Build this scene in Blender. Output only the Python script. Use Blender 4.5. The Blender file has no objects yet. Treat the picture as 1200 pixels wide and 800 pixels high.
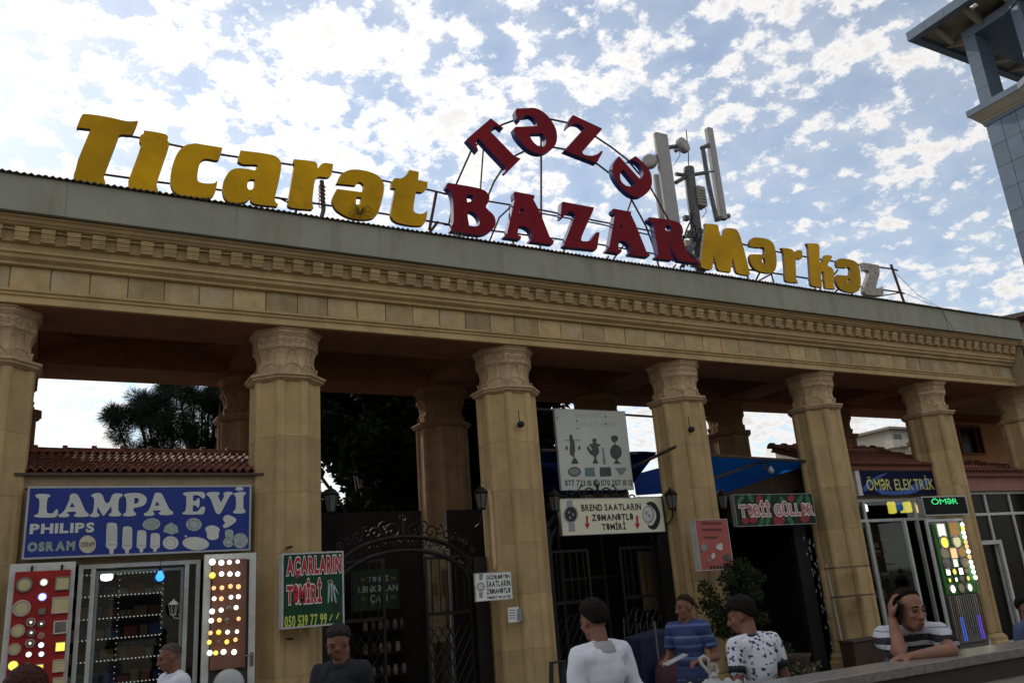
import bpy, bmesh, math, random
import numpy as np
from mathutils import Vector, Matrix, noise as mnoise

# ------------------------------------------------------------------ camera, world, sun
SC = bpy.context.scene
COL = SC.collection
F_PX = 980.0
YAW, PITCH, ROLL = math.radians(29.5), math.radians(16.83), math.radians(-4.44)
EYE = 1.7
cy_, sy_, cp_, sp_ = math.cos(YAW), math.sin(YAW), math.cos(PITCH), math.sin(PITCH)
FW = Vector((sy_*cp_, cy_*cp_, sp_))
R0 = Vector((cy_, -sy_, 0)); U0 = R0.cross(FW)
RT = math.cos(ROLL)*R0 + math.sin(ROLL)*U0
UP = -math.sin(ROLL)*R0 + math.cos(ROLL)*U0
cam = bpy.data.cameras.new('camera')
cam.sensor_width = 36.0; cam.lens = F_PX/1200*36
cam.clip_start = 0.05; cam.clip_end = 2000
camo = bpy.data.objects.new('camera', cam); COL.objects.link(camo)
M = Matrix((RT, UP, -FW)).transposed().to_4x4(); M.translation = Vector((0, 0, EYE))
camo.matrix_world = M
SC.camera = camo

def ray(x, y): return FW + float((x-600)/F_PX)*RT - float((y-400)/F_PX)*UP
def atY(x, y, Y):
    d = ray(x, y); t = Y/d.y; return Vector((d.x*t, Y, d.z*t+EYE))
def atD(x, y, D):
    d = ray(x, y).normalized()*D; return Vector((d.x, d.y, d.z+EYE))

SUN_EL, SUN_AZ = math.radians(35), math.radians(-16)      # azimuth from +Y towards +X
SUND = Vector((math.sin(SUN_AZ)*math.cos(SUN_EL), math.cos(SUN_AZ)*math.cos(SUN_EL), math.sin(SUN_EL)))
sl = bpy.data.lights.new('sun', 'SUN'); sl.energy = 2.2; sl.angle = math.radians(0.6); sl.color = (1, .93, .82)
so = bpy.data.objects.new('sun', sl); COL.objects.link(so)
so.rotation_euler = SUND.to_track_quat('Z', 'Y').to_euler()

w = bpy.data.worlds.new('World'); SC.world = w; w.use_nodes = True
nt = w.node_tree; nt.nodes.clear(); N = nt.nodes; L = nt.links
def wn(t, **k):
    n = N.new(t)
    for a, b in k.items(): setattr(n, a, b)
    return n
def wmath(op, a, b=None, clamp=False):
    n = wn('ShaderNodeMath', operation=op, use_clamp=clamp)
    for i, v in enumerate((a, b)):
        if v is None: continue
        if isinstance(v, (int, float)): n.inputs[i].default_value = v
        else: L.new(v, n.inputs[i])
    return n.outputs[0]
sky = wn('ShaderNodeTexSky', sky_type='NISHITA', sun_disc=False)
sky.sun_elevation = SUN_EL; sky.sun_rotation = SUN_AZ; sky.air_density = 1.0; sky.dust_density = 0.25
tc = wn('ShaderNodeTexCoord')
sep = wn('ShaderNodeSeparateXYZ'); L.new(tc.outputs['Generated'], sep.inputs[0])
zc = wmath('ADD', wmath('MAXIMUM', sep.outputs[2], 0.0), 0.28)
u = wmath('DIVIDE', sep.outputs[0], zc); v = wmath('DIVIDE', sep.outputs[1], zc)
cmb = wn('ShaderNodeCombineXYZ'); L.new(u, cmb.inputs[0]); L.new(v, cmb.inputs[1])
def wnoise(scale, detail, rough, dist=0, off=0):
    mp = wn('ShaderNodeMapping'); L.new(cmb.outputs[0], mp.inputs[0]); mp.inputs['Location'].default_value = (off, off*1.7, off*.3)
    n = wn('ShaderNodeTexNoise'); L.new(mp.outputs[0], n.inputs['Vector'])
    n.inputs['Scale'].default_value = scale; n.inputs['Detail'].default_value = detail
    n.inputs['Roughness'].default_value = rough; n.inputs['Distortion'].default_value = dist
    return n.outputs['Fac']
big = wnoise(1.1, 2, .5, .0, 3.1)
puff = wnoise(23.0, 10, .66, .0, 7.7)
cell = wnoise(10.5, 3, .5, .3, 1.3)
dotn = wn('ShaderNodeVectorMath', operation='DOT_PRODUCT'); L.new(tc.outputs['Generated'], dotn.inputs[0]); dotn.inputs[1].default_value = SUND
near = wmath('POWER', wmath('MAXIMUM', dotn.outputs['Value'], 0.0), 4.0)       # 1 towards the sun: the cloud sheet is thicker there
dens = wmath('ADD', wmath('ADD', wmath('ADD', wmath('MULTIPLY', big, .34), wmath('MULTIPLY', cell, .55)), wmath('MULTIPLY', puff, .95)), wmath('MULTIPLY', near, .0))
mask = wn('ShaderNodeMapRange', interpolation_type='SMOOTHSTEP'); L.new(dens, mask.inputs[0])
mask.inputs[1].default_value = .80; mask.inputs[2].default_value = .985
thick = wn('ShaderNodeMapRange', interpolation_type='SMOOTHSTEP'); L.new(dens, thick.inputs[0])
thick.inputs[1].default_value = .93; thick.inputs[2].default_value = 1.14; thick.inputs[3].default_value = 1.0; thick.inputs[4].default_value = .80
glow = wmath('ADD', wmath('MULTIPLY', near, .45), .94)
cb = wmath('MULTIPLY', glow, thick.outputs[0])
ccol = wn('ShaderNodeVectorMath', operation='SCALE'); ccol.inputs[0].default_value = (1.0, .985, .97); L.new(cb, ccol.inputs['Scale'])
skys = wn('ShaderNodeVectorMath', operation='MULTIPLY'); L.new(sky.outputs[0], skys.inputs[0]); skys.inputs[1].default_value = (.160, .158, .150)
hz = wmath('POWER', wmath('SUBTRACT', 1.0, wmath('MAXIMUM', sep.outputs[2], 0.0)), 4.5)
veil = wmath('MULTIPLY', cell, .55)
mf = wmath('MAXIMUM', wmath('MAXIMUM', mask.outputs[0], veil), wmath('MULTIPLY', hz, .75))
mix = wn('ShaderNodeMix', data_type='RGBA'); L.new(mf, mix.inputs[0]); L.new(skys.outputs[0], mix.inputs[6]); L.new(ccol.outputs[0], mix.inputs[7])
bg = wn('ShaderNodeBackground'); L.new(mix.outputs[2], bg.inputs[0]); bg.inputs[1].default_value = 1.0
wo = wn('ShaderNodeOutputWorld'); L.new(bg.outputs[0], wo.inputs[0])

SC.view_settings.view_transform = 'Standard'; SC.view_settings.look = 'None'
SC.view_settings.exposure = 0.0; SC.view_settings.gamma = 1.0
try: SC.view_settings.use_curve_mapping = False
except Exception: pass
SC.cycles.max_bounces = 6; SC.cycles.diffuse_bounces = 4; SC.cycles.transparent_max_bounces = 8

rnd = random.Random(7)
# ------------------------------------------------------------------ materials
MATS = {}
def mat(name, color, rough=.7, metal=0.0, var=.12, scale=6.0, bump=.0, bscale=40.0, rand=.0, emit=None, estr=0, spec=.3, stain=None, trans=None):
    """procedural material: base colour broken up by two noises, a per-object tint, fine bump"""
    if name in MATS: return MATS[name]
    m = bpy.data.materials.new(name); m.use_nodes = True; t = m.node_tree
    b = t.nodes['Principled BSDF']; MATS[name] = m
    b.inputs['Roughness'].default_value = rough; b.inputs['Metallic'].default_value = metal
    if spec is not None: b.inputs['Specular IOR Level'].default_value = spec
    c = color if len(color) == 4 else (*color, 1)
    if emit is not None:
        b.inputs['Emission Color'].default_value = (*emit, 1); b.inputs['Emission Strength'].default_value = estr
    tco = t.nodes.new('ShaderNodeTexCoord')
    n1 = t.nodes.new('ShaderNodeTexNoise'); n1.inputs['Scale'].default_value = scale; n1.inputs['Detail'].default_value = 6; n1.inputs['Roughness'].default_value = .65
    oi = t.nodes.new('ShaderNodeObjectInfo')
    ad = t.nodes.new('ShaderNodeVectorMath'); ad.operation = 'ADD'
    cm = t.nodes.new('ShaderNodeCombineXYZ')
    for k in range(3):
        t.links.new(oi.outputs['Random'], cm.inputs[k])
    sc = t.nodes.new('ShaderNodeVectorMath'); sc.operation = 'SCALE'; t.links.new(cm.outputs[0], sc.inputs[0]); sc.inputs['Scale'].default_value = 17.0
    t.links.new(tco.outputs['Object'], ad.inputs[0]); t.links.new(sc.outputs[0], ad.inputs[1]); t.links.new(ad.outputs[0], n1.inputs['Vector'])
    mr = t.nodes.new('ShaderNodeMapRange'); t.links.new(n1.outputs['Fac'], mr.inputs[0])
    mr.inputs[1].default_value = .3; mr.inputs[2].default_value = .7; mr.inputs[3].default_value = 1-var; mr.inputs[4].default_value = 1+var
    val = mr.outputs[0]
    if rand:
        r2 = t.nodes.new('ShaderNodeMapRange'); t.links.new(oi.outputs['Random'], r2.inputs[0]); r2.inputs[3].default_value = 1-rand; r2.inputs[4].default_value = 1+rand
        mu = t.nodes.new('ShaderNodeMath'); mu.operation = 'MULTIPLY'; t.links.new(val, mu.inputs[0]); t.links.new(r2.outputs[0], mu.inputs[1]); val = mu.outputs[0]
    vs = t.nodes.new('ShaderNodeVectorMath'); vs.operation = 'SCALE'; vs.inputs[0].default_value = c[:3]; t.links.new(val, vs.inputs['Scale'])
    out = vs.outputs[0]
    if stain:
        n2 = t.nodes.new('ShaderNodeTexNoise'); n2.inputs['Scale'].default_value = stain[3]; n2.inputs['Detail'].default_value = 8; n2.inputs['Roughness'].default_value = .7
        mp = t.nodes.new('ShaderNodeMapping'); mp.inputs['Scale'].default_value = (1, 1, stain[4] if len(stain) > 4 else 1); t.links.new(ad.outputs[0], mp.inputs[0]); t.links.new(mp.outputs[0], n2.inputs['Vector'])
        m2 = t.nodes.new('ShaderNodeMapRange'); t.links.new(n2.outputs['Fac'], m2.inputs[0]); m2.inputs[1].default_value = .5; m2.inputs[2].default_value = .72; m2.inputs[4].default_value = .75
        mx = t.nodes.new('ShaderNodeMix'); mx.data_type = 'RGBA'; t.links.new(m2.outputs[0], mx.inputs[0]); t.links.new(out, mx.inputs[6]); mx.inputs[7].default_value = (*stain[:3], 1)
        out = mx.outputs[2]
    t.links.new(out, b.inputs['Base Color'])
    if bump:
        n3 = t.nodes.new('ShaderNodeTexNoise'); n3.inputs['Scale'].default_value = bscale; n3.inputs['Detail'].default_value = 5; t.links.new(ad.outputs[0], n3.inputs['Vector'])
        bp = t.nodes.new('ShaderNodeBump'); bp.inputs['Strength'].default_value = bump; bp.inputs['Distance'].default_value = .02; t.links.new(n3.outputs['Fac'], bp.inputs['Height']); t.links.new(bp.outputs[0], b.inputs['Normal'])
    if trans:
        tr = t.nodes.new('ShaderNodeBsdfTranslucent'); tr.inputs[0].default_value = (*trans, 1)
        ms = t.nodes.new('ShaderNodeMixShader'); ms.inputs[0].default_value = .5
        t.links.new(b.outputs[0], ms.inputs[1]); t.links.new(tr.outputs[0], ms.inputs[2]); t.links.new(ms.outputs[0], t.nodes['Material Output'].inputs[0])
    return m
def glass(name, tint=(.75, .8, .8), alpha=.0, rough=.03):
    if name in MATS: return MATS[name]
    m = bpy.data.materials.new(name); m.use_nodes = True; t = m.node_tree; MATS[name] = m
    g = t.nodes.new('ShaderNodeBsdfGlossy'); g.inputs[0].default_value = (.8, .85, .85, 1); g.inputs['Roughness'].default_value = rough
    tr = t.nodes.new('ShaderNodeBsdfTransparent'); tr.inputs[0].default_value = (*tint, 1)
    fr = t.nodes.new('ShaderNodeLayerWeight'); fr.inputs[0].default_value = .5      # facing term: the same on both sides of a thin pane
    pw = t.nodes.new('ShaderNodeMath'); pw.operation = 'POWER'; t.links.new(fr.outputs['Facing'], pw.inputs[0]); pw.inputs[1].default_value = 5
    ml = t.nodes.new('ShaderNodeMath'); ml.operation = 'MULTIPLY'; t.links.new(pw.outputs[0], ml.inputs[0]); ml.inputs[1].default_value = .9
    ad = t.nodes.new('ShaderNodeMath'); ad.operation = 'ADD'; t.links.new(ml.outputs[0], ad.inputs[0]); ad.inputs[1].default_value = .035+alpha; ad.use_clamp = True
    mx = t.nodes.new('ShaderNodeMixShader'); t.links.new(ad.outputs[0], mx.inputs[0]); t.links.new(tr.outputs[0], mx.inputs[1]); t.links.new(g.outputs[0], mx.inputs[2])
    t.links.new(mx.outputs[0], t.nodes['Material Output'].inputs[0]); return m

STONE = mat('limestone', (.44, .31, .15), .85, var=.17, scale=2.2, bump=.35, bscale=55, rand=.10, stain=(.32, .24, .12, 3.5, .35))
STONEB = mat('limestone_block', (.42, .30, .15), .85, var=.2, scale=4, bump=.35, bscale=55, rand=.24, stain=(.46, .42, .30, 4, .3))
STONEC = mat('carved_limestone', (.47, .33, .19), .85, var=.16, scale=7, bump=.4, bscale=60, rand=.05, stain=(.24, .17, .10, 6))
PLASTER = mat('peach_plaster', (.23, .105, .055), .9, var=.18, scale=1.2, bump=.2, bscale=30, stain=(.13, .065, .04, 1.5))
SHEET = mat('grey_painted_sheet', (.265, .265, .205), .7, var=.10, scale=1.2, bump=.12, bscale=2.5, stain=(.19, .165, .12, 2.6, .22))
RUST = mat('dark_rusty_sheet', (.075, .055, .045), .7, var=.3, scale=10)
IRON = mat('black_iron', (.018, .016, .015), .5, metal=.4, var=.3, scale=12)
RODM = mat('brown_steel_rod', (.06, .04, .035), .6, metal=.3, var=.3, scale=9)
TILE = mat('clay_tile', (.21, .075, .05), .8, var=.22, scale=14, bump=.3, bscale=60, rand=.25, stain=(.10, .06, .05, 9))
WHITEM = mat('white_window_frame', (.52, .53, .50), .45, var=.08, scale=4, stain=(.35, .33, .28, 5))
DARKIN = mat('interior_shade_black', (.014, .011, .010), .9, var=.3, scale=2)  # near-black colour stands in for the shade inside the shops
CONC = mat('pale_concrete', (.30, .28, .24), .9, var=.18, scale=3, bump=.3, stain=(.2, .18, .15, 3))
BLACKM = mat('black_matte', (.015, .015, .016), .6, var=.2)

# ------------------------------------------------------------------ mesh helpers
def tag(o, label=None, cat=None, group=None, kind=None):
    if label: o['label'] = label
    if cat: o['category'] = cat
    if group: o['group'] = group
    if kind: o['kind'] = kind
    return o
def thing(name, label, cat, loc=(0, 0, 0), rz=0, group=None):
    o = bpy.data.objects.new(name, None); COL.objects.link(o); o.location = loc; o.rotation_euler = (0, 0, rz)
    o.empty_display_size = .1
    return tag(o, label, cat, group)
def worldloc(p):
    v = Vector((0, 0, 0))
    while p is not None: v += Vector(p.location); p = p.parent
    return v
def link(me, name, m, parent=None, world=True):
    o = bpy.data.objects.new(name, me); COL.objects.link(o)
    if m is not None and len(me.materials) == 0:
        for k in (m if isinstance(m, (list, tuple)) else [m]): me.materials.append(k)
    if parent is not None:
        o.parent = parent
        if world:
            off = worldloc(parent)
            if off.length > 0: me.transform(Matrix.Translation(-off))
    return o
def inst(src, name, parent, loc, rot=(0, 0, 0), scl=(1, 1, 1)):
    """another object on the same mesh data, world loc given"""
    o = bpy.data.objects.new(name, src if isinstance(src, bpy.types.Mesh) else src.data); COL.objects.link(o)
    o.parent = parent; o.location = Vector(loc)-(worldloc(parent) if parent else Vector()); o.rotation_euler = rot; o.scale = scl
    return o
def copy_tree(o, parent=None):
    c = o.copy(); COL.objects.link(c); c.parent = parent
    for ch in list(o.children): copy_tree(ch, c)
    return c

class MB:
    def __init__(s): s.v = []; s.f = []
    def add(s, vs, fs):
        n = len(s.v); s.v += [tuple(p) for p in vs]; s.f += [tuple(i+n for i in f) for f in fs]; return s
    def box(s, x0, x1, y0, y1, z0, z1, mtx=None):
        vs = [Vector((x, y, z)) for z in (z0, z1) for y in (y0, y1) for x in (x0, x1)]
        if mtx is not None: vs = [mtx @ p for p in vs]
        return s.add(vs, [(0, 2, 3, 1), (4, 5, 7, 6), (0, 1, 5, 4), (2, 6, 7, 3), (0, 4, 6, 2), (1, 3, 7, 5)])
    def prism(s, ring0, ring1, caps=True):
        n = len(ring0); fs = [(i, (i+1) % n, n+(i+1) % n, n+i) for i in range(n)]
        if caps: fs += [tuple(reversed(range(n))), tuple(range(n, 2*n))]
        return s.add(list(ring0)+list(ring1), fs)
    def loft(s, rings, caps=True, closed=True):
        n = len(rings[0]); vs = [p for r in rings for p in r]; fs = []
        for k in range(len(rings)-1):
            for i in range(n if closed else n-1):
                j = (i+1) % n; fs.append((k*n+i, k*n+j, (k+1)*n+j, (k+1)*n+i))
        if caps: fs += [tuple(reversed(range(n))), tuple(range((len(rings)-1)*n, len(rings)*n))]
        return s.add(vs, fs)
    def tube(s, pts, r, n=6, r1=None):
        pts = [Vector(p) for p in pts]; rings = []; a = None
        for i, p in enumerate(pts):
            t = (pts[min(i+1, len(pts)-1)]-pts[max(i-1, 0)]).normalized()
            if a is None:
                a = t.cross(Vector((0, 0, 1)))
                if a.length < .05: a = t.cross(Vector((1, 0, 0)))
            else: a = a-t*a.dot(t)
            if a.length < 1e-4: a = t.orthogonal()
            a = a.normalized(); b = t.cross(a).normalized(); rr = r if r1 is None else r+(r1-r)*i/(len(pts)-1)
            rings.append([p+a*math.cos(q)*rr+b*math.sin(q)*rr for q in [2*math.pi*k/n for k in range(n)]])
        return s.loft(rings)
    def lathe(s, prof, n=16, c=(0, 0, 0), axis='Z'):
        rings = []
        for r, h in prof:
            ring = []
            for k in range(n):
                a = 2*math.pi*k/n; x, y = r*math.cos(a), r*math.sin(a)
                p = (x, y, h) if axis == 'Z' else ((x, h, y) if axis == 'Y' else (h, x, y))
                ring.append((p[0]+c[0], p[1]+c[1], p[2]+c[2]))
            rings.append(ring)
        return s.loft(rings)
    def ell(s, c, r, n=10, m=7, mtx=None):
        rings = []
        for j in range(m+1):
            ph = math.pi*(j/m); ph = min(max(ph, .02), math.pi-.02)
            ring = []
            for k in range(n):
                a = 2*math.pi*k/n; p = Vector((r[0]*math.sin(ph)*math.cos(a), r[1]*math.sin(ph)*math.sin(a), -r[2]*math.cos(ph)))
                if mtx is not None: p = mtx @ p
                ring.append(p+Vector(c))
            rings.append(ring)
        return s.loft(rings)
    def cap(s, p0, r0, p1, r1, n=10):
        p0 = Vector(p0); p1 = Vector(p1); d = p1-p0; l = d.length
        if l < 1e-6: return s.ell(p0, (r0,)*3)
        q = d.to_track_quat('Z', 'Y').to_matrix(); rings = []
        for h, r in [(-r0*.98, r0*.15), (-r0*.7, r0*.7), (0, r0), (l*.5, (r0+r1)/2), (l, r1), (l+r1*.7, r1*.7), (l+r1*.98, r1*.15)]:
            rings.append([p0+q @ Vector((r*math.cos(a), r*math.sin(a), h)) for a in [2*math.pi*k/n for k in range(n)]])
        return s.loft(rings)
    def mesh(s, name='m', smooth=False):
        me = bpy.data.meshes.new(name); me.from_pydata(s.v, [], s.f)
        bm = bmesh.new(); bm.from_mesh(me); bmesh.ops.recalc_face_normals(bm, faces=bm.faces); bm.to_mesh(me); bm.free()
        if smooth: me.polygons.foreach_set('use_smooth', [True]*len(me.polygons))
        me.update(); return me
    def build(s, name, m, parent=None, smooth=False, bevel=0, world=True, label=None):
        o = link(s.mesh(name, smooth), name, m, parent, world)
        if bevel:
            b = o.modifiers.new('bevel', 'BEVEL'); b.width = bevel; b.segments = 2; b.limit_method = 'ANGLE'; b.angle_limit = .6
        if label: o['label'] = label
        return o
def struct(o): o['kind'] = 'structure'; return o
def stuff(o): o['kind'] = 'stuff'; return o
def boxo(name, m, parent, x0, x1, y0, y1, z0, z1, bevel=0, label=None):
    return MB().box(x0, x1, y0, y1, z0, z1).build(name, m, parent, bevel=bevel, label=label)

def smooth_outline(pts, seg=6):
    n = len(pts); P = [np.array(p[:2], float) for p in pts]; S = [len(p) > 2 for p in pts]; out = []
    for i in range(n):
        j = (i+1) % n; a, b = P[i], P[j]
        if not S[i] and not S[j]: out.append(a); continue
        ch = b-a
        d = np.linalg.norm(ch)
        def tan(k, c):
            if not S[k]: return c
            t = P[(k+1) % n]-P[k-1]; return t/(np.linalg.norm(t)+1e-9)*d
        t0, t1 = tan(i, ch), tan(j, ch)
        for q in range(seg):
            t = q/seg; out.append((2*t**3-3*t*t+1)*a+(t**3-2*t*t+t)*t0+(-2*t**3+3*t*t)*b+(t**3-t*t)*t1)
    return out
def flat_mesh(loops, y0, depth, name='m', bev=0.0):
    """loops: lists of (X,Z); filled with holes by a 2D curve; front face at y0, back at y0+depth"""
    cu = bpy.data.curves.new('c', 'CURVE'); cu.dimensions = '2D'; cu.fill_mode = 'BOTH'
    for lp in loops:
        s = cu.splines.new('POLY'); s.points.add(len(lp)-1); s.use_cyclic_u = True
        for k, p in enumerate(lp): s.points[k].co = (p[0], p[1], 0, 1)
    cu.extrude = depth/2
    if bev: cu.bevel_depth = bev; cu.bevel_resolution = 1
    return curve_to_mesh(cu, y0+depth/2, name)
def curve_to_mesh(cu, y, name):
    o = bpy.data.objects.new('tmp', cu); COL.objects.link(o)
    dg = bpy.context.evaluated_depsgraph_get(); me = bpy.data.meshes.new_from_object(o.evaluated_get(dg))
    bpy.data.objects.remove(o); me.name = name
    me.transform(Matrix(((1, 0, 0, 0), (0, 0, -1, y), (0, 1, 0, 0), (0, 0, 0, 1))))
    return me
def two_tone(me, front, side):
    me.materials.clear(); me.materials.append(front); me.materials.append(side)
    for p in me.polygons: p.material_index = 0 if p.normal.y < -.6 else 1
GLY = {}
def glyph(ch, bold):
    """(verts, faces) of one built-in glyph; the schwa is the letter e turned round, as on the painted signs"""
    key = (ch, round(bold, 4))
    if key in GLY: return GLY[key]
    cu = bpy.data.curves.new('t', 'FONT'); cu.body = 'e' if ch in '\u018f\u0259' else ch; cu.offset = bold; cu.resolution_u = 3
    o = bpy.data.objects.new('tmp', cu); COL.objects.link(o)
    dg = bpy.context.evaluated_depsgraph_get(); me = bpy.data.meshes.new_from_object(o.evaluated_get(dg)); bpy.data.objects.remove(o)
    n = len(me.vertices); co = np.empty(n*3); me.vertices.foreach_get('co', co); co = co.reshape(-1, 3)[:, :2].copy()
    fs = [tuple(p.vertices) for p in me.polygons]
    if ch in '\u018f\u0259':
        co = -co; co -= co.min(0); sy = (.72+2*bold)/co[:, 1].max(); co[:, 1] *= sy; co[:, 0] *= 1.12; co[:, 1] -= bold
    GLY[key] = (co, fs); bpy.data.meshes.remove(me); return GLY[key]
def text_obj(s, x0, x1, z0, z1, y, m, parent, name='lettering', bold=.0, shear=0, thick=.004, ref=None):
    """text laid out glyph by glyph and fitted into x0..x1, z0..z1; ref = stroke weight whose layout is used (for outlines)"""
    ref = bold if ref is None else ref; V = []; Fs = []; pen = 0; ext = []
    for ch in s:
        if ch == ' ': pen += .30; continue
        r, _ = glyph(ch, ref); c, f = glyph(ch, bold); lo = r.min(0); hi = r.max(0); dx = pen-lo[0]
        ext.append((pen, pen+hi[0]-lo[0], lo[1], hi[1])); n0 = len(V)
        V += [(q[0]+dx, q[1]) for q in c]; Fs += [tuple(i+n0 for i in t) for t in f]; pen += hi[0]-lo[0]+.085
    V = np.array(V); E_ = np.array(ext); a = (E_[:, 0].min(), E_[:, 2].min()); b = (E_[:, 1].max(), E_[:, 3].max())
    q = np.empty((len(V), 3)); q[:, 0] = x0+(V[:, 0]-a[0])/(b[0]-a[0])*(x1-x0); q[:, 2] = z0+(V[:, 1]-a[1])/(b[1]-a[1])*(z1-z0); q[:, 1] = y
    me = bpy.data.meshes.new(name); me.from_pydata(q.tolist(), [], Fs)
    return link(me, name, m, parent)
# ================================================================== GROUND
GZ = -0.10
PAVE = mat('paving_stone', (.12, .11, .10), .85, var=.2, scale=3, bump=.3, rand=.1, stain=(.10, .09, .08, 2))
g = MB().add([(-400, -400, GZ-.06), (600, -400, GZ-.06), (600, 600, GZ-.06), (-400, 600, GZ-.06)], [(0, 1, 2, 3)]).build('ground', mat('earth', (.10, .09, .075), .95, var=.3, scale=.5))
struct(g)
p = boxo('pavement', PAVE, None, -6, 30, -6, 20, GZ-.05, GZ); struct(p)

# ================================================================== UNSEEN BLOCK, ADDED BEHIND THE CAMERA to keep low sky off the shop fronts
opp = thing('added_light_blocker', 'unseen plain two storey block added across the street to shade the market portico', 'building', (5, -15, GZ))
OPM = mat('light_blocker_wall', (.28, .24, .19), .9, var=.2, scale=1)
boxo('wall', OPM, opp, -30, 42, -23, -15, GZ, 8.2); boxo('roof_slab', CONC, opp, -30.4, 42.4, -23.4, -14.5, 8.201, 8.5)
for k in range(16):
    for z in (1.0, 4.6):
        f_ = boxo('window', WHITEM, opp, -27+4.2*k, -25+4.2*k, -15.0, -14.95, z, z+2.0); boxo('pane', BLACKM, f_, -26.9+4.2*k, -25.1+4.2*k, -14.949, -14.93, z+.1, z+1.9)

# ================================================================== PORTICO
COLX = [2.86+3.6*(k-2) for k in range(1, 8)]
YF, YB = 11.78, 14.4
portico = thing('market_portico', 'long sandstone portico of tall octagonal columns under a deep dentilled entablature', 'building', (-3, 11.78, GZ))

def ribbed(R, z, rib=.026, half=.07, inset=0.0):
    pts = []
    for k in range(8):
        a = math.pi/8+k*math.pi/4
        Rp = R-inset
        v = Vector((math.cos(a), math.sin(a), 0))
        nxt = Vector((math.cos(a+math.pi/4), math.sin(a+math.pi/4), 0)); prv = Vector((math.cos(a-math.pi/4), math.sin(a-math.pi/4), 0))
        V = v*Rp; e1 = (prv-v).normalized(); e2 = (nxt-v).normalized()
        o = v*rib
        P = [V+e1*(half+.012)-v*.004, V+e1*half+o, V+e1*half*.35+o*1.5, V+e2*half*.35+o*1.5, V+e2*half+o, V+e2*(half+.012)-v*.004]
        pts += [p+Vector((0, 0, z)) for p in P]
    return pts
def octa(R, z):
    return [Vector((R*math.cos(math.pi/8+k*math.pi/4), R*math.sin(math.pi/8+k*math.pi/4), z)) for k in range(8)]
def course_mesh(h):
    return MB().loft([ribbed(.462, 0, inset=.003), ribbed(.462, .003), ribbed(.462, h-.003), ribbed(.462, h, inset=.003)]).mesh('course')
def oct_stack(prof): return MB().loft([octa(r, z) for r, z in prof])
ZL = 4.79      # ledge underside
def spiral(c, ex, ez, r, turns, n=14, flip=1):
    pts = []
    for k in range(n+1):
        t = k/n; a = turns*2*math.pi*t; q = r*(1-.8*t)
        pts.append(c+ex*(q*math.cos(a)*flip)+ez*(q*math.sin(a)))
    return pts
def make_column():
    core = oct_stack([(.40, GZ), (.40, ZL+.02)]).build('column', STONE, None)
    hs = [.62, .70, .66, .72, .68, .70]; z = GZ+.34; tot = ZL-z; k = tot/sum(hs)
    for h in hs:
        o = link(course_mesh(h*k-.002), 'shaft_stone', STONE, core); o.location = (0, 0, z); z += h*k
    oct_stack([(.60, GZ), (.60, GZ+.16), (.57, GZ+.19), (.57, GZ+.26), (.50, GZ+.33)]).build('column_base', STONE, core)
    oct_stack([(.47, 4.785), (.50, 4.80), (.545, 4.825), (.545, 4.845), (.575, 4.86), (.575, 4.89), (.44, 4.90)]).build('ledge', STONEC, core)
    cap = oct_stack([(.425, 4.895), (.43, 5.0), (.418, 5.06), (.405, 5.12), (.412, 5.19), (.435, 5.25), (.462, 5.285), (.462, 5.47), (.47, 5.475), (.50, 5.505), (.50, 5.525), (.525, 5.54), (.525, 5.562)])
    cap.build('capital', STONEC, core)
    mb = MB(); lf = MB()
    for k in range(8):
        a = k*math.pi/4; n = Vector((math.cos(a), math.sin(a), 0)); ex = Vector((-math.sin(a), math.cos(a), 0)); ez = Vector((0, 0, 1))
        ap = math.cos(math.pi/8)
        base = n*(.462*ap+.004)+ez*5.378
        for j, q in enumerate((-.128, -.043, .043, .128)):
            mb.tube(spiral(base+ex*q, ex, ez, .043, 1.5, 12, 1 if j % 2 else -1), .008, 4)
            mb.tube([base+ex*(q-.04)+ez*(.055 if j % 2 else -.055), base+ex*q+ez*(.075 if j % 2 else -.075), base+ex*(q+.04)+ez*(.055 if j % 2 else -.055)], .007, 4)
        mb.tube([n*(.462*ap+.004)-ex*.175+ez*5.292, n*(.462*ap+.004)+ex*.175+ez*5.292], .009, 4)
        mb.tube([n*(.462*ap+.004)-ex*.175+ez*5.462, n*(.462*ap+.004)+ex*.175+ez*5.462], .009, 4)
        # arched leaf on the bell, its tip curling outwards
        def bellr(z): return np.interp(z, [4.895, 5.0, 5.06, 5.12, 5.19, 5.25, 5.285], [.425, .43, .418, .405, .412, .435, .462])*ap
        for (wd, z0, z1, lift) in ((.15, 4.91, 5.06, .008), (.08, 5.05, 5.27, .006)):
            pts = []
            for t in np.linspace(0, math.pi, 13):
                zz = z0+(z1-z0)*math.sin(t); x = wd*math.cos(t)
                pts.append(n*(bellr(zz)+lift*(.3+math.sin(t)))+ex*x+ez*zz)
            lf.tube(pts, .007, 5)
            rings = []
            for t in np.linspace(0, 1, 5):
                zz = z0+(z1-z0)*t*.93; ww = wd*math.sqrt(max(0, 1-t**2*.97))*.9
                rr = bellr(zz)+lift*t*1.2
                rings.append([n*(rr-.01)-ex*ww+ez*zz, n*(rr+.008)+ez*zz, n*(rr-.01)+ex*ww+ez*zz])
            lf.loft(rings, caps=False, closed=False)
        # small knob at each corner above the ledge
        v = Vector((math.cos(a+math.pi/8), math.sin(a+math.pi/8), 0))
        lf.cap(v*.42+ez*4.94, .022, v*.445+ez*5.02, .016, 6)
    mb.build('frieze_carving', STONEC, core); lf.build('leaf_carving', STONEC, core)
    return core
col0 = make_column()
first = True
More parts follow.
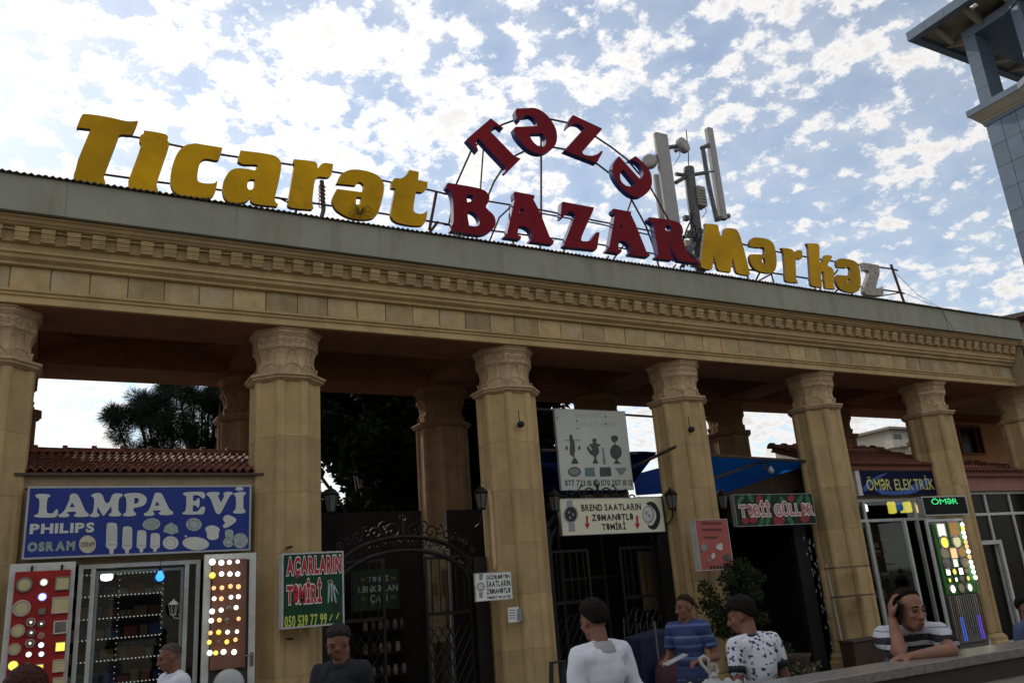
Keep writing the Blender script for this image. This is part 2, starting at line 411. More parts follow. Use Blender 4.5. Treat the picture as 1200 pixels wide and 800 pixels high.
for Y in (YF, YB):
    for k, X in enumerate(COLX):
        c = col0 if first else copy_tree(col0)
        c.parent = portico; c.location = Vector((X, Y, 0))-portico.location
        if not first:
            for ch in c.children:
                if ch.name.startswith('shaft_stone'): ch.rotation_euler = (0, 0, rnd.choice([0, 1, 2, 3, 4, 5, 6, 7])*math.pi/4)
        if Y == YB:      # rear row: warm brown plaster, darkened to stand in for the portico's inner shade
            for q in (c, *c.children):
                q.material_slots[0].link = 'OBJECT'; q.material_slots[0].material = mat('shaded_brown_plaster', (.26, .155, .08), .9, var=.2, scale=2.5, bump=.3, bscale=50, stain=(.16, .09, .05, 3))
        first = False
XA, XB = -4.2, 20.05
def molding(name, prof, m=STONE, x0=XA, x1=XB, back=11.9):
    """prof: (y,z) front outline going up; closed at the back"""
    ring = [(y, z) for y, z in prof]+[(back, prof[-1][1]), (back, prof[0][1])]
    return MB().prism([(x0, y, z) for y, z in ring], [(x1, y, z) for y, z in ring]).build(name, m, portico)
molding('architrave_band', [(11.27, 5.562), (11.25, 5.57), (11.25, 5.615), (11.262, 5.62), (11.262, 5.66), (11.235, 5.672), (11.235, 5.70), (11.205, 5.712), (11.20, 5.738)], back=12.3)
MB().box(XA, XB, 11.285, 12.30, 5.555, 5.5595).build('soffit', PLASTER, portico)
molding('frieze_core', [(11.30, 5.739), (11.30, 6.046)], mat('lime_mortar', (.44, .39, .28), .9, var=.2, scale=9), back=12.28)
molding('string_course', [(11.26, 6.047), (11.20, 6.052), (11.20, 6.085), (11.17, 6.10), (11.13, 6.12), (11.12, 6.16), (11.085, 6.175), (11.085, 6.20), (11.16, 6.212)])
molding('dentil_bed', [(11.12, 6.213), (11.12, 6.29), (11.075, 6.297), (11.075, 6.475)])
molding('corona', [(11.0, 6.476), (10.97, 6.486), (10.96, 6.50), (10.93, 6.515), (10.915, 6.545), (10.875, 6.56), (10.875, 6.578), (10.93, 6.586)])
# frieze blocks, one by one
blk = MB().box(0, .432, -.022, .035, 0, .302).mesh('frieze_block'); blk.materials.append(STONEB)
x = XA+.02; k = 0
while x < XB-.45:
    o = inst(blk, 'frieze_block', portico, (x, 11.292+rnd.uniform(-.004, .004), 5.741+rnd.uniform(0, .002)), rot=(0, 0, rnd.uniform(-.006, .006)))
    b = o.modifiers.new('bevel', 'BEVEL'); b.width = .005; b.segments = 1
    x += .443; k += 1
# dentils: three receding steps each
dm = MB().box(0, .155, 0, .12, .105, .165).box(0.004, .151, .014, .12, .080, .103).box(0, .155, .020, .12, .053, .079).box(.004, .151, .032, .12, .028, .052).box(0, .155, .038, .12, .003, .027).box(.01, .145, .05, .11, .001, .1).mesh('dentil'); dm.materials.append(STONE)
dm2 = MB().box(0, .127, .045, .12, .140, .165).mesh('dentil_link'); dm2.materials.append(STONE)
x = -.625-.2835*12
while x < XB-.2:
    inst(dm, 'dentil', portico, (x, 10.985, 6.302)); inst(dm2, 'dentil_fillet', portico, (x+.156, 10.985, 6.302)); x += .2835
# fascia of grey sheets and a corrugated roof edge
x = XA
while x < XB-.01:
    x1 = min(x+2.05, XB)
    boxo('fascia_sheet', SHEET, portico, x+.0012, x1-.0012, 10.80+rnd.uniform(0, .002), 10.86, 6.588, 7.068, bevel=.0015); x = x1
molding('parapet_core', [(10.87, 6.587), (10.87, 7.06)], mat('core_concrete', (.2, .18, .15)), back=11.9)
nx = int((XB-XA)/.0385); top = []; ya, yb = 10.755, 14.9
vs = []; fs = []
for i in range(nx+1):
    xx = XA+i*(XB-XA)/nx; z = .012*math.cos(i*math.pi)+rnd.uniform(-.003, .003)+.006*math.sin(xx*1.3)
    vs += [(xx, ya+rnd.uniform(-.006, .006), 7.088+z), (xx, ya, 7.074+z), (xx, yb, 7.16+z), (xx, yb, 7.146+z)]
for i in range(nx):
    a = 4*i; b = 4*i+4; fs += [(a, b, b+1, a+1), (a, a+2, b+2, b), (a+1, b+1, b+3, a+3), (a+2, a+3, b+3, b+2)]
MB().add(vs, fs).build('corrugated_roof', RUST, portico)
# back beam, cross beams, ceiling
MB().prism([(XA, y, z) for y, z in ((13.95, 5.562), (13.95, 7.0), (14.85, 7.0), (14.85, 5.562))], [(XB+6, y, z) for y, z in ((13.95, 5.562), (13.95, 7.0), (14.85, 7.0), (14.85, 5.562))]).build('rear_beam', PLASTER, portico)
boxo('ceiling', PLASTER, portico, XA, XB+6, 12.31, 13.94, 6.02, 6.2)
for X in COLX:
    boxo('cross_beam', PLASTER, portico, X-.42, X+.42, 12.302, 13.948, 5.60, 6.018)
    for sx in (-1, 1):
        MB().prism([(X+sx*.425, 12.305, 5.78), (X+sx*1.0, 12.305, 5.95), (X+sx*.425, 12.9, 5.95)], [(X+sx*.425, 12.305, 6.018), (X+sx*1.0, 12.305, 6.018), (X+sx*.425, 12.9, 6.018)]).build('corner_bracket', PLASTER, portico)
        MB().prism([(X+sx*.425, 13.945, 5.78), (X+sx*1.0, 13.945, 5.95), (X+sx*.425, 13.35, 5.95)], [(X+sx*.425, 13.945, 6.018), (X+sx*1.0, 13.945, 6.018), (X+sx*.425, 13.35, 6.018)]).build('corner_bracket', PLASTER, portico)

# small round fixtures on columns 3 and 4
for (px, py, lab) in ((610, 497, 'small black lamp socket on a chain on the third column, left of the samovar board'), (810, 503, 'small black lamp socket on a chain on the fourth column, left of the blue awning')):
    c = atY(px, py, 11.26)
    t = thing('lamp_socket', lab, 'lamp socket', c)
    MB().lathe([(.02, .05), (.05, .03), (.055, 0), (.045, -.05), (.01, -.06)], 14, c, 'Y').build('socket', BLACKM, t, smooth=True)
    mb = MB()
    for i in range(7): mb.ell((c.x, 11.29, c.z+.06+.028*i), (.010, .008, .017), 6, 4)
    mb.build('chain', BLACKM, t)

# ================================================================== RIGHT WING and corner
wing = thing('corner_pavilion', 'stone corner pavilion that closes the portico at the right edge', 'building', (22, 12, GZ))
STONEW = mat('wing_stone', (.36, .28, .17), .85, var=.2, scale=2, bump=.3, stain=(.22, .17, .1, 3))
boxo('upper_wall', STONEW, wing, 20.06, 27, 10.95, 13.9, 5.55, 7.12)
boxo('cornice', STONEW, wing, 20.02, 27, 10.88, 10.948, 6.48, 6.62)
MB().prism([(19.95, 10.60, 7.13), (27, 10.60, 7.13), (27, 14, 7.13), (19.95, 14, 7.13)], [(19.95, 10.60, 7.22), (27, 10.60, 7.22), (27, 14, 7.6), (19.95, 14, 7.6)]).build('roof', RUST, wing)
MB().tube([(20.07, 10.90, 7.1), (20.09, 10.90, 6.2), (20.12, 10.92, 5.6)], .03, 6).build('downpipe', RODM, wing)

backwall = thing('rear_house', 'peach plastered house wall with one dark window behind the right bays of the portico', 'building', (22, 15, GZ))
wx = [atY(*a, 14.95) for a in ((1122, 503), (1145, 497.5), (1153, 531), (1128, 533))]
wx0, wx1, wz0, wz1 = wx[0].x, wx[1].x, wx[2].z, (wx[0].z+wx[1].z)/2
X0 = 21.35
mb = MB()
mb.box(X0, wx0, 14.95, 15.2, GZ, 6.9).box(wx1, 32, 14.95, 15.2, GZ, 6.9).box(wx0, wx1, 14.95, 15.2, GZ, wz0).box(wx0, wx1, 14.95, 15.2, wz1, 6.9)
mb.build('wall', mat('bounce_warmed_plaster', (.44, .21, .10), .9, var=.15, scale=2, bump=.2, stain=(.3, .15, .08, 2)), backwall)  # peach plaster whose colour also carries the warm bounce light
fr = MB().box(wx0-.06, wx0, 14.9, 15.0, wz0-.06, wz1+.06).box(wx1, wx1+.06, 14.9, 15.0, wz0-.06, wz1+.06).box(wx0, wx1, 14.9, 15.0, wz1, wz1+.06).box(wx0, wx1, 14.9, 15.0, wz0-.06, wz0).build('window', PLASTER, backwall)
boxo('pane', mat('dark_glass', (.012, .011, .010), .25, spec=.06), fr, wx0, wx1, 15.1, 15.12, wz0, wz1)

# ================================================================== ROOFTOP LETTERING
LY = 11.0
YEL = mat('yellow_letter_paint', (.50, .27, .002), .6, var=.22, scale=1.1, spec=.12, bump=.08, bscale=8, stain=(.30, .17, .01, 1.8), rand=.16)
YSIDE = mat('letter_side_brown', (.10, .055, .03), .7, var=.2)
RED = mat('red_letter_paint', (.17, .006, .013), .65, var=.2, scale=1.1, spec=.12, bump=.05, bscale=8, stain=(.16, .01, .02, 1.8), rand=.05)
BLUE = mat('letter_side_blue', (.02, .035, .16), .6, var=.15)
GREYL = mat('worn_grey_letter', (.34, .31, .27), .8, var=.3, scale=12, stain=(.06, .04, .03, 16))
def letter(loops, off, parent, front, side, Y=LY, depth=.075, label=None, seg=6):
    ox, oy, s = off; W = []
    for lp in loops:
        q = smooth_outline(lp, seg); W.append([(lambda P: (P.x, P.z))(atY(ox+a[0]/s, oy+a[1]/s, Y)) for a in q])
    me = flat_mesh(W, Y, depth, 'letter', bev=0.0); two_tone(me, front, side); me.polygons.foreach_set('use_smooth', [False]*len(me.polygons))
    o = link(me, 'letter', None, parent)
    if label: o['label'] = label
    return o
def rodpx(pts, r, parent, name='rod', Y=LY+.2, m=RODM, n=6):
    return MB().tube([atY(x, y, Y) for x, y in pts], r, n).build(name, m, parent)
S = 's'
A8 = (80, 125, 8); B8 = (190, 160, 8); C8 = (325, 175, 8); D8 = (440, 180, 8); E8 = (515, 200, 8); F8 = (640, 220, 8); G8 = (700, 230, 8); H8 = (810, 255, 8); J8 = (535, 115, 8); K8 = (640, 125, 8); L10 = (700, 160, 10); I8 = (920, 270, 8)
s1 = thing('rooftop_sign', 'big yellow letters reading Ticar\u0259t on rods along the left half of the roof edge', 'sign', (3.0, LY, 7.1))
letter([[(148,68,1),(360,95,1),(560,138,1),(655,133),(640,180,1),(605,250,1),(580,265,1),(485,265,1),(462,310),(345,620,1),(335,660,1),(350,715),(335,732),(150,705),(70,685,1),(50,650,1),(65,600),(90,500),(210,210),(95,195),(85,205),(78,195),(125,85,1)]], A8, s1, YEL, YSIDE)
letter([[(712,222),(900,255,1),(935,280,1),(932,318,1),(948,345,1),(930,420),(838,690),(828,740),(845,795),(838,825),(570,790),(565,690),(682,360,1),(668,320,1),(678,270,1),(705,255)]], A8, s1, YEL, YSIDE)
rd = atY(80+712/8, 125+300/8, LY-.012)
letter([[(300,65,1),(380,75,1),(567,105),(535,210,1),(510,222,1),(400,210,1),(355,250,1),(330,400,1),(355,430,1),(480,438,1),(522,410),(490,540,1),(435,575,1),(250,560,1),(130,530,1),(80,430,1),(110,230,1),(190,100,1)]], B8, s1, YEL, YSIDE)
letter([[(735,130),(1030,172,1),(1095,210,1),(1118,270,1),(1090,440,1),(1058,600,1),(1090,638),(1080,655),(870,630,1),(832,600,1),(835,570),(780,612,1),(640,615,1),(580,560,1),(572,440,1),(620,340,1),(680,302,1),(760,300,1),(870,318),(895,275,1),(880,264,1),(760,258,1),(715,235,1),(712,215)],[(868,402),(858,480,1),(825,500,1),(800,480,1),(805,425,1),(825,402,1)]], B8, s1, YEL, YSIDE)
letter([[(155,92),(330,112,1),(370,130,1),(378,182),(430,130,1),(525,138),(505,240,1),(470,262,1),(385,258,1),(355,290,1),(340,380),(328,500,1),(340,552),(325,565),(130,545,1),(100,520,1),(105,470),(160,140),(145,130)]], C8, s1, YEL, YSIDE)
letter([[(700,190,1),(860,210,1),(960,260,1),(1000,340,1),(980,480,1),(930,620,1),(860,655,1),(700,645,1),(570,580,1),(522,510,1),(520,450,1),(560,372),(797,402),(808,335,1),(780,308,1),(755,312,1),(735,338),(555,320),(600,235,1)],[(742,445),(788,450),(776,520),(736,515)]], C8, s1, YEL, YSIDE)
letter([[(318,152),(408,172),(400,248),(488,265),(482,325,1),(440,360,1),(380,356),(372,400),(358,530,1),(380,555,1),(440,562,1),(488,533),(472,630,1),(430,675,1),(220,650,1),(155,605,1),(148,540,1),(187,328),(148,322),(155,265,1),(185,232,1),(240,232,1),(290,200,1)]], D8, s1, YEL, YSIDE)
rodpx([(100,152),(160,161),(250,180),(340,193),(430,208),(500,222),(526,228)], .016, s1, 'upper_rail')
rodpx([(95,201),(125,205),(190,214),(260,223),(340,234),(440,249),(526,263)], .016, s1, 'lower_rail')
rodpx([(377,212),(378,232),(379,246),(376,258)], .035, s1, 'support_post', m=mat('rusty_lattice', (.14, .11, .09), .8, var=.4, scale=20))
rodpx([(511,226),(503,269)], .028, s1, 'support_post'); rodpx([(513,260),(503,273)], .026, s1, 'brace')
rodpx([(325,231),(337,237),(341,246)], .014, s1, 'brace')
rodpx([(112,212),(113,222)], .02, s1, 'foot'); rodpx([(215,227),(216,235)], .02, s1, 'foot'); rodpx([(300,240),(299,247)], .02, s1, 'foot'); rodpx([(347,246),(346,252)], .02, s1, 'foot')
# wire wrapped on the post
mb = MB()
for i in range(6):
    q = atY(377.5, 219+i*4.5, LY+.2); mb.tube([q+Vector((.05*math.cos(a), .05*math.sin(a), .01*math.sin(2*a))) for a in np.linspace(0, 5.5, 9)], .009, 4)
mb.build('wrapped_wire', RODM, s1)

s2 = thing('arched_rooftop_sign', 'dark red blue-sided letters reading T\u018fZ\u018f BAZAR, the upper word bent along an arch', 'sign', (8.3, LY, 7.1))
letter([[(78,113),(350,160,1),(430,190,1),(468,240,1),(462,290,1),(437,335,1),(450,360,1),(510,420,1),(527,490,1),(490,560,1),(420,597,1),(330,597,1),(105,562),(110,530),(132,480),(128,300,1),(105,200,1),(65,158),(62,140)],[(252,228),(300,228,1),(325,250,1),(300,285,1),(262,297)],[(270,385,1),(320,390,1),(368,440,1),(375,500,1),(345,520,1),(278,515)]], E8, s2, RED, BLUE, depth=.12)
letter([[(705,195),(890,230),(892,255),(880,268),(940,380),(1040,635),(1075,655),(1065,690),(850,662),(850,648),(872,620),(850,560,1),(800,525,1),(745,518),(730,600),(768,615),(760,645),(615,625),(610,612),(632,595),(705,270),(700,255),(695,215)],[(768,342),(800,375),(750,392)]], E8, s2, RED, BLUE, depth=.12)
letter([[(155,130),(450,185),(442,215),(350,420,1),(330,490,1),(350,500,1),(410,495,1),(440,460,1),(475,415),(502,420),(480,560),(470,582),(180,552),(165,540),(275,250),(235,222,1),(195,235,1),(150,290),(135,285),(145,150)]], F8, s2, RED, BLUE, depth=.12)
letter([[(630,195),(800,225),(795,248),(835,330),(945,605),(978,628),(960,650),(785,625),(780,608),(798,585),(780,540,1),(730,498,1),(685,498),(675,570),(712,590),(695,615),(570,595),(568,582),(590,560),(645,250),(628,240),(618,215)],[(705,335),(722,378),(692,380)]], F8, s2, RED, BLUE, depth=.12)
letter([[(485,195),(700,225,1),(780,260,1),(805,330,1),(792,390,1),(810,430,1),(850,530,1),(895,580,1),(940,600,1),(968,612),(955,628),(770,605),(720,540,1),(688,470,1),(672,430),(692,540),(712,575),(705,598),(555,580),(550,568),(572,540),(525,262),(495,238),(475,218)],[(660,272,1),(690,285,1),(692,315,1),(668,328,1),(642,315,1),(640,285,1)]], G8, s2, RED, BLUE, depth=.12)
letter([[(322,190),(442,282),(430,297),(380,262,1),(320,285,1),(325,320),(545,545),(590,562),(602,570),(468,703),(455,690),(462,650),(240,415),(215,385,1),(192,388,1),(182,435),(205,490),(195,505),(95,388),(110,372)]], J8, s2, RED, BLUE, depth=.12)
letter([[(562,98),(650,95,1),(740,95,1),(820,135,1),(890,210,1),(937,310,1),(935,420,1),(880,490,1),(800,522,1),(705,500,1),(610,420,1),(555,345,1),(535,290),(552,270),(755,262),(750,220,1),(710,175,1),(650,160,1),(605,185,1),(590,225),(565,190),(552,130)],[(683,333),(806,330),(838,380,1),(832,440,1),(800,460,1),(740,430,1),(700,380,1)]], J8, s2, RED, BLUE, depth=.12)
letter([[(252,78),(525,205),(515,225),(340,425),(355,448,1),(430,460,1),(490,440,1),(520,412),(532,425),(475,530),(172,412),(360,205),(320,170,1),(270,158,1),(228,175,1),(200,205),(195,190),(217,130)]], K8, s2, RED, BLUE, depth=.12)
letter([[(255,230),(500,500),(530,470,1),(540,420,1),(515,350,1),(450,290,1),(372,276),(450,228),(530,300,1),(595,370,1),(635,460,1),(638,570,1),(590,655,1),(500,708,1),(400,688,1),(300,610,1),(215,500,1),(178,400,1),(190,320,1)],[(310,390),(445,555),(420,580,1),(340,575,1),(280,520,1),(268,450,1),(285,405,1)]], L10, s2, RED, BLUE, depth=.12)
rodpx([(526,262),(535,215),(552,177),(571,156),(589,146),(603,141),(625,138),(646,140),(665,144),(681,150),(699,161),(717,173),(735,187),(763,221),(783,257),(797,290),(806,312)], .018, s2, 'outer_arch')
rodpx([(563,256),(573,227),(579,213),(590,196),(603,183),(617,176),(633,172),(650,173),(661,175),(680,182),(701,193),(714,203),(727,216),(740,234),(757,265),(765,287),(772,312)], .018, s2, 'inner_arch')
rodpx([(567,165),(563,221),(561,262)], .015, s2, 'strut'); rodpx([(634,150),(634,247),(635,270)], .02, s2, 'strut'); rodpx([(740,234),(733,255),(727,280)], .015, s2, 'strut')
rodpx([(520,227),(573,236),(634,246),(700,259),(760,270),(800,277)], .015, s2, 'upper_rail'); rodpx([(634,250),(700,262),(760,275)], .013, s2, 'middle_rail')
rodpx([(520,263),(590,272),(700,286),(765,297),(800,303)], .015, s2, 'lower_rail')
for pts in ([(547,273),(549,281)],[(558,275),(559,283)],[(600,241),(585,255),(573,284)],[(597,242),(600,268)],[(601,282),(602,289)],[(633,286),(633,294)],[(664,288),(659,297)],[(713,300),(711,305)],[(731,287),(718,305)],[(746,313),(747,321)],[(792,310),(786,318)],[(797,312),(799,322)]):
    rodpx(pts, .016, s2, 'foot')

s3 = thing('rooftop_sign', 'smaller yellow letters reading M\u0259rk\u0259z with a worn grey last letter at the right', 'sign', (13.5, LY, 7.1))
letter([[(130,55),(215,62,1),(250,75,1),(260,120),(290,172,1),(312,105),(350,98,1),(420,110,1),(450,150,1),(480,240),(530,430),(552,530),(540,542),(440,522,1),(418,495),(390,375),(370,512),(260,495),(245,470),(212,340),(198,480,1),(180,488),(110,472,1),(92,450,1),(110,250),(135,95)]], H8, s3, YEL, YSIDE, depth=.06)
letter([[(600,185,1),(710,200,1),(765,235,1),(790,300,1),(802,420,1),(785,495,1),(740,520,1),(620,495,1),(565,440,1),(548,372,1),(560,342),(685,345),(685,290,1),(660,275,1),(640,283),(548,270),(550,225,1),(570,195,1)],[(665,378),(690,380),(695,425,1),(680,435,1),(662,400)]], H8, s3, YEL, YSIDE, depth=.06)
letter([[(845,283),(920,290,1),(955,305,1),(970,345),(985,310,1),(1035,310,1),(1042,345,1),(1035,385,1),(985,390,1),(980,430),(985,570),(1002,612),(905,600,1),(885,580,1),(880,470),(865,320)]], H8, s3, YEL, YSIDE, depth=.06)
letter([[(202,120),(300,125,1),(322,145,1),(322,200),(330,300,1),(348,300),(375,232),(430,235,1),(440,255,1),(400,325,1),(440,350,1),(460,400,1),(455,500),(472,550),(380,540),(370,480),(362,400,1),(348,382,1),(335,420),(348,520,1),(345,535),(260,520,1),(243,500,1),(235,400),(218,160)]], I8, s3, YEL, YSIDE, depth=.06)
letter([[(510,265,1),(620,275,1),(680,310,1),(705,400,1),(710,500,1),(690,565,1),(640,582,1),(540,560,1),(490,510,1),(478,440,1),(490,415),(600,425),(612,370,1),(595,343,1),(575,352),(490,345),(482,300,1)],[(592,450),(612,455),(608,495,1),(590,492,1)]], I8, s3, YEL, YSIDE, depth=.06)
letter([[(730,300),(880,325),(887,400,1),(870,470),(850,545),(905,545),(915,520),(925,570),(920,610),(770,600,1),(745,570,1),(745,530,1),(790,400,1),(780,375,1),(745,370),(738,330)]], I8, s3, GREYL, GREYL, depth=.10, label='worn grey letter z that has lost its yellow face')
rodpx([(826,275),(870,286),(878,288),(920,297),(975,306),(1045,315),(1052,317)], .018, s3, 'upper_rail')
rodpx([(826,306),(878,316),(920,322),(990,333),(1052,342),(1060,344)], .018, s3, 'lower_rail')
rodpx([(1044,310),(1060,356)], .032, s3, 'support_post'); rodpx([(1055,343),(1018,349)], .014, s3, 'brace')
for pts in ([(890,320),(886,328)],[(904,321),(889,329)],[(904,321),(907,332)],[(955,336),(955,341)],[(983,338),(978,343)],[(998,341),(999,346)],[(982,316),(974,326),(969,333)],[(876,323),(877,328)],[(960,329),(962,342)]):
    rodpx(pts, .018, s3, 'foot')
for k, (a, b) in enumerate((((863,318),(852,325)),((884,320),(868,329)))):
    P = atY(*a, LY+.35); Q = atY(*b, LY+.3)
    boxo('ballast_block', CONC, s3, P.x-.12, P.x+.12, LY+.25, LY+.5, 7.09, 7.26)

# weeds on the roof edge
LEAFD = mat('dry_weed', (.10, .085, .03), .9, var=.3)
for (px, py, n, lab) in ((422, 246, 46, 'dry weed tuft growing before the second yellow \u0259 at the roof edge'), (537, 277, 30, 'dry weed tuft at the roof edge under the red letter B'), (930, 340, 16, 'small dry weed at the roof edge under the yellow r of the right sign')):
    mb = MB(); b = atY(px, py+5, LY-.1)
    for i in range(n):
        a = rnd.uniform(0, 6.28); l = rnd.uniform(.12, .34); e = rnd.uniform(-.5, 1.2)
        d = Vector((math.cos(a)*math.cos(e), .4*math.sin(a)*math.cos(e), math.sin(e)))*l
        mb.tube([b, b+d*.6+Vector((0, 0, .03)), b+d+Vector((0, 0, -.05))], .004, 3, .0015)
    o = mb.build('weed_tuft', LEAFD); tag(o, lab, 'weed')

# thin cables at the right of the roof
for pts, lab in (([(1050,320),(1075,345),(1105,362),(1112,388)], 'thin cable running from the end post of the roof sign down the fascia'), ([(1052,340),(1080,352),(1100,360),(1120,390)], 'second thin cable drooping lower from the end post of the roof sign')):
    o = MB().tube([atY(x, y, 10.7) for x, y in pts], .006, 4).build('cable', RODM); tag(o, lab, 'cable')
# ================================================================== ANTENNA MAST
ant = thing('antenna_mast', 'grey antenna mast with upright panels and two dishes behind the red letter R', 'antenna', (11.2, 12.6, 7.15))
AG = mat('antenna_grey', (.30, .29, .28), .6, var=.1); AB = mat('mast_steel', (.10, .10, .10), .6, metal=.3, var=.3, scale=8)
AY = 12.6
def panelpx(tl, tr, bl, br, Y, d, name='panel_antenna', m=AG):
    a, b, c, e = atY(*tl, Y), atY(*tr, Y), atY(*bl, Y), atY(*br, Y)
    x0 = (a.x+c.x)/2; x1 = (b.x+e.x)/2; z0 = (c.z+e.z)/2; z1 = (a.z+b.z)/2
    prof = [(x0+.03, Y), (x1-.03, Y), (x1, Y+.03), (x1, Y+d), (x0, Y+d), (x0, Y+.03)]
    return MB().prism([(x, y, z0) for x, y in prof], [(x, y, z1) for x, y in prof]).build(name, m, ant, bevel=.01)
panelpx((769.5,158),(782.5,154),(786,285),(802,285), 12.4, .10)
panelpx((766,204),(776,204),(778,262),(787,262), 12.9, .10)
panelpx((828.5,149),(835,149),(848,256),(855,256), 12.7, .14)
def apole(pts, r, Y=AY, name='pole', m=AB, n=8): return MB().tube([atY(x, y, Y) for x, y in pts], r, n).build(name, m, ant)
apole([(807,197),(810,225),(815,262),(821,318)], .12, name='mast'); apole([(823,172),(830,215),(840,259)], .055, 12.8)
apole([(804,152),(806.5,178),(807,195)], .012, name='lightning_rod')
apole([(792,204),(806,206),(829,202)], .045, 12.62, 'arm'); apole([(792,214),(806,206)], .045, 12.62, 'arm'); apole([(829,202),(840,200)], .02, 12.75, 'arm')
apole([(822,174),(833,169)], .05, 12.78, 'bracket'); apole([(840,257),(854,253)], .06, 12.78, 'bracket'); apole([(777,170),(768,188)], .06, 12.5, 'arm'); apole([(783,173),(797,171)], .05, 12.5, 'arm')
def dish(px, py, r, Y, yaw, pitch):
    mb = MB(); M3 = Matrix.Rotation(yaw, 4, 'Z') @ Matrix.Rotation(pitch, 4, 'X'); M3 = Matrix.Translation(atY(px, py, Y)) @ M3
    t = MB().lathe([(.01, -.05), (r*.7, -.05), (r*.96, -.03), (r, 0), (r, .08), (r*.8, .12), (r*.35, .16), (.05, .17), (.05, .26), (.01, .26)], 24, axis='Y')
    mb.add([M3 @ Vector(p) for p in t.v], t.f); return mb.build('dish', AG, ant, smooth=False)
dish(801.5, 169.7, .185, 12.45, .25, -.15); dish(761, 188.7, .165, 12.5, -.75, -.1)
c = atY(820.5, 231, 12.5); boxo('radio_unit', mat('radio_beige', (.24, .23, .18), .6, var=.1), ant, c.x-.11, c.x+.11, 12.42, 12.66, c.z-.24, c.z+.24, bevel=.015)
for i in range(5): boxo('cooling_fin', mat('radio_beige', ()), ant, c.x-.09, c.x+.09, 12.40, 12.419, c.z-.16+i*.07, c.z-.13+i*.07)
c = atY(807, 204, 12.6); MB().lathe([(.05, -.10), (.11, -.09), (.12, -.02), (.09, 0), (.11, .03), (.11, .07), (.05, .10)], 12, c).build('mast_head', AB, ant)
rr = random.Random(3)
for i in range(13):
    px = rr.uniform(803, 818); py = rr.uniform(255, 312); c = atY(px, py, 12.4+rr.uniform(0, .3))
    h = rr.uniform(.08, .2); wdd = rr.uniform(.1, .22)
    boxo('equipment_box', AB if i % 3 else mat('radio_beige', ()), ant, c.x-wdd/2, c.x+wdd/2, c.y-.05, c.y+.05, c.z-h/2, c.z+h/2, bevel=.01)
for i in range(12):
    a = (rr.uniform(800, 822), rr.uniform(240, 300)); b = (a[0]+rr.uniform(-14, 14), a[1]+rr.uniform(12, 36)); mdx = ((a[0]+b[0])/2+rr.uniform(-6, 6), (a[1]+b[1])/2+3)
    apole([a, mdx, b], .018, 12.45, 'cable', BLACKM, 5)
for pts in ([(803,300),(818,262)], [(800,290),(826,312)], [(822,270),(800,312)], [(812,262),(828,275),(826,316)]): apole(pts, .05, 12.5, 'brace')
apole([(795,175),(797,182),(790,193)], .008, 12.4, 'cable', BLACKM, 5); apole([(826,243),(828,248),(822,256)], .008, 12.4, 'cable', BLACKM, 5)

# ================================================================== GREY TOWER top right
tow = thing('office_tower', 'tall grey panelled tower with an open columned top and jutting canopy at the upper right', 'tower', (46, 24, GZ))
CLAD = mat('grey_stone_cladding', (.12, .16, .21), .6, var=.08, scale=.8, rand=.10, stain=(.10, .13, .16, .5)); SOFF = mat('canopy_soffit', (.26, .235, .185), .8, var=.12, scale=.7)
JOINT = mat('cladding_joint', (.08, .10, .12), .8)
TY = 24.0
WX = atY(1155, 148, TY).x; WZ = atY(1155, 148, TY).z
LX = atY(1132.5, 136, TY+1.0).x; 
def atXp(x, y, X):
    d = ray(x, y); t = X/d.x; return Vector((X, d.y*t, d.z*t+EYE))
# plan: straight wall from the far corner, then a bay that swings out towards the viewer
KY_ = 21.35
def plan(o, z, cut=16):
    """outline of the tower offset outwards by o at height z"""
    k = .24*o
    return [Vector(q) for q in ((WX-o, TY+o, z), (WX-o, KY_+k, z), (WX-o-2.6, KY_+k-5.1, z), (WX-o-2.6, TY-cut, z), (WX+14, TY-cut, z), (WX+14, TY+o, z))]
MB().loft([plan(-.12, GZ), plan(-.12, WZ-.02)]).build('wall_core', JOINT, tow)
def clad(x, y0, y1, z0, z1): return
pm = MB().box(0, .10, .012, .868, .012, 1.368).mesh('panel'); pm.materials.append(CLAD)
nrow = int((WZ-6)/1.38); ca = math.atan2(2.6, 5.1)
for r in range(nrow):
    z = WZ-1.38*(r+1)
    for c in range(3): inst(pm, 'cladding_panel', tow, (WX+rnd.uniform(-.004, .004), TY-.883*(c+1), z))
    for c in range(6):
        d = .1+.88*(c+1); inst(pm, 'cladding_panel', tow, (WX-2.6*d/5.72+rnd.uniform(-.004, .004), KY_-5.1*d/5.72, z), rot=(0, 0, -ca))
pb = MB().box(.02, 1.18, 0, .10, .02, 1.36).mesh('panelb'); pb.materials.append(CLAD)
for r in range(nrow):
    for c in range(3): inst(pb, 'cladding_panel', tow, (WX+.1+1.2*c, TY-.1, WZ-1.38*(r+1)))
for (o0, z0, o1, z1, m_) in ((.06, WZ-.018, .10, WZ+.16, CLAD), (.12, WZ+.161, .20, WZ+.30, SOFF), (.22, WZ+.301, .55, WZ+.78, SOFF), (.59, WZ+.781, .59, WZ+1.15, CLAD)):
    MB().loft([plan(o0, z0), plan(o1, z1)]).build('ledge', m_, tow)
CZ0 = WZ+1.152; CZ1 = 31.6
def pier(x, y, wx, wy, rz=0):
    t0_ = Matrix.Translation((x, y, 0)) @ Matrix.Rotation(rz, 4, 'Z')
    q = MB().box(0, wx, -wy, 0, CZ0, CZ1, t0_).build('pier', CLAD, tow)
    for i in range(1, 4):
        z = CZ0+i*(CZ1-CZ0)/4; MB().box(-.004, wx+.004, -wy-.004, .004, z-.012, z+.012, t0_).build('joint', JOINT, q)
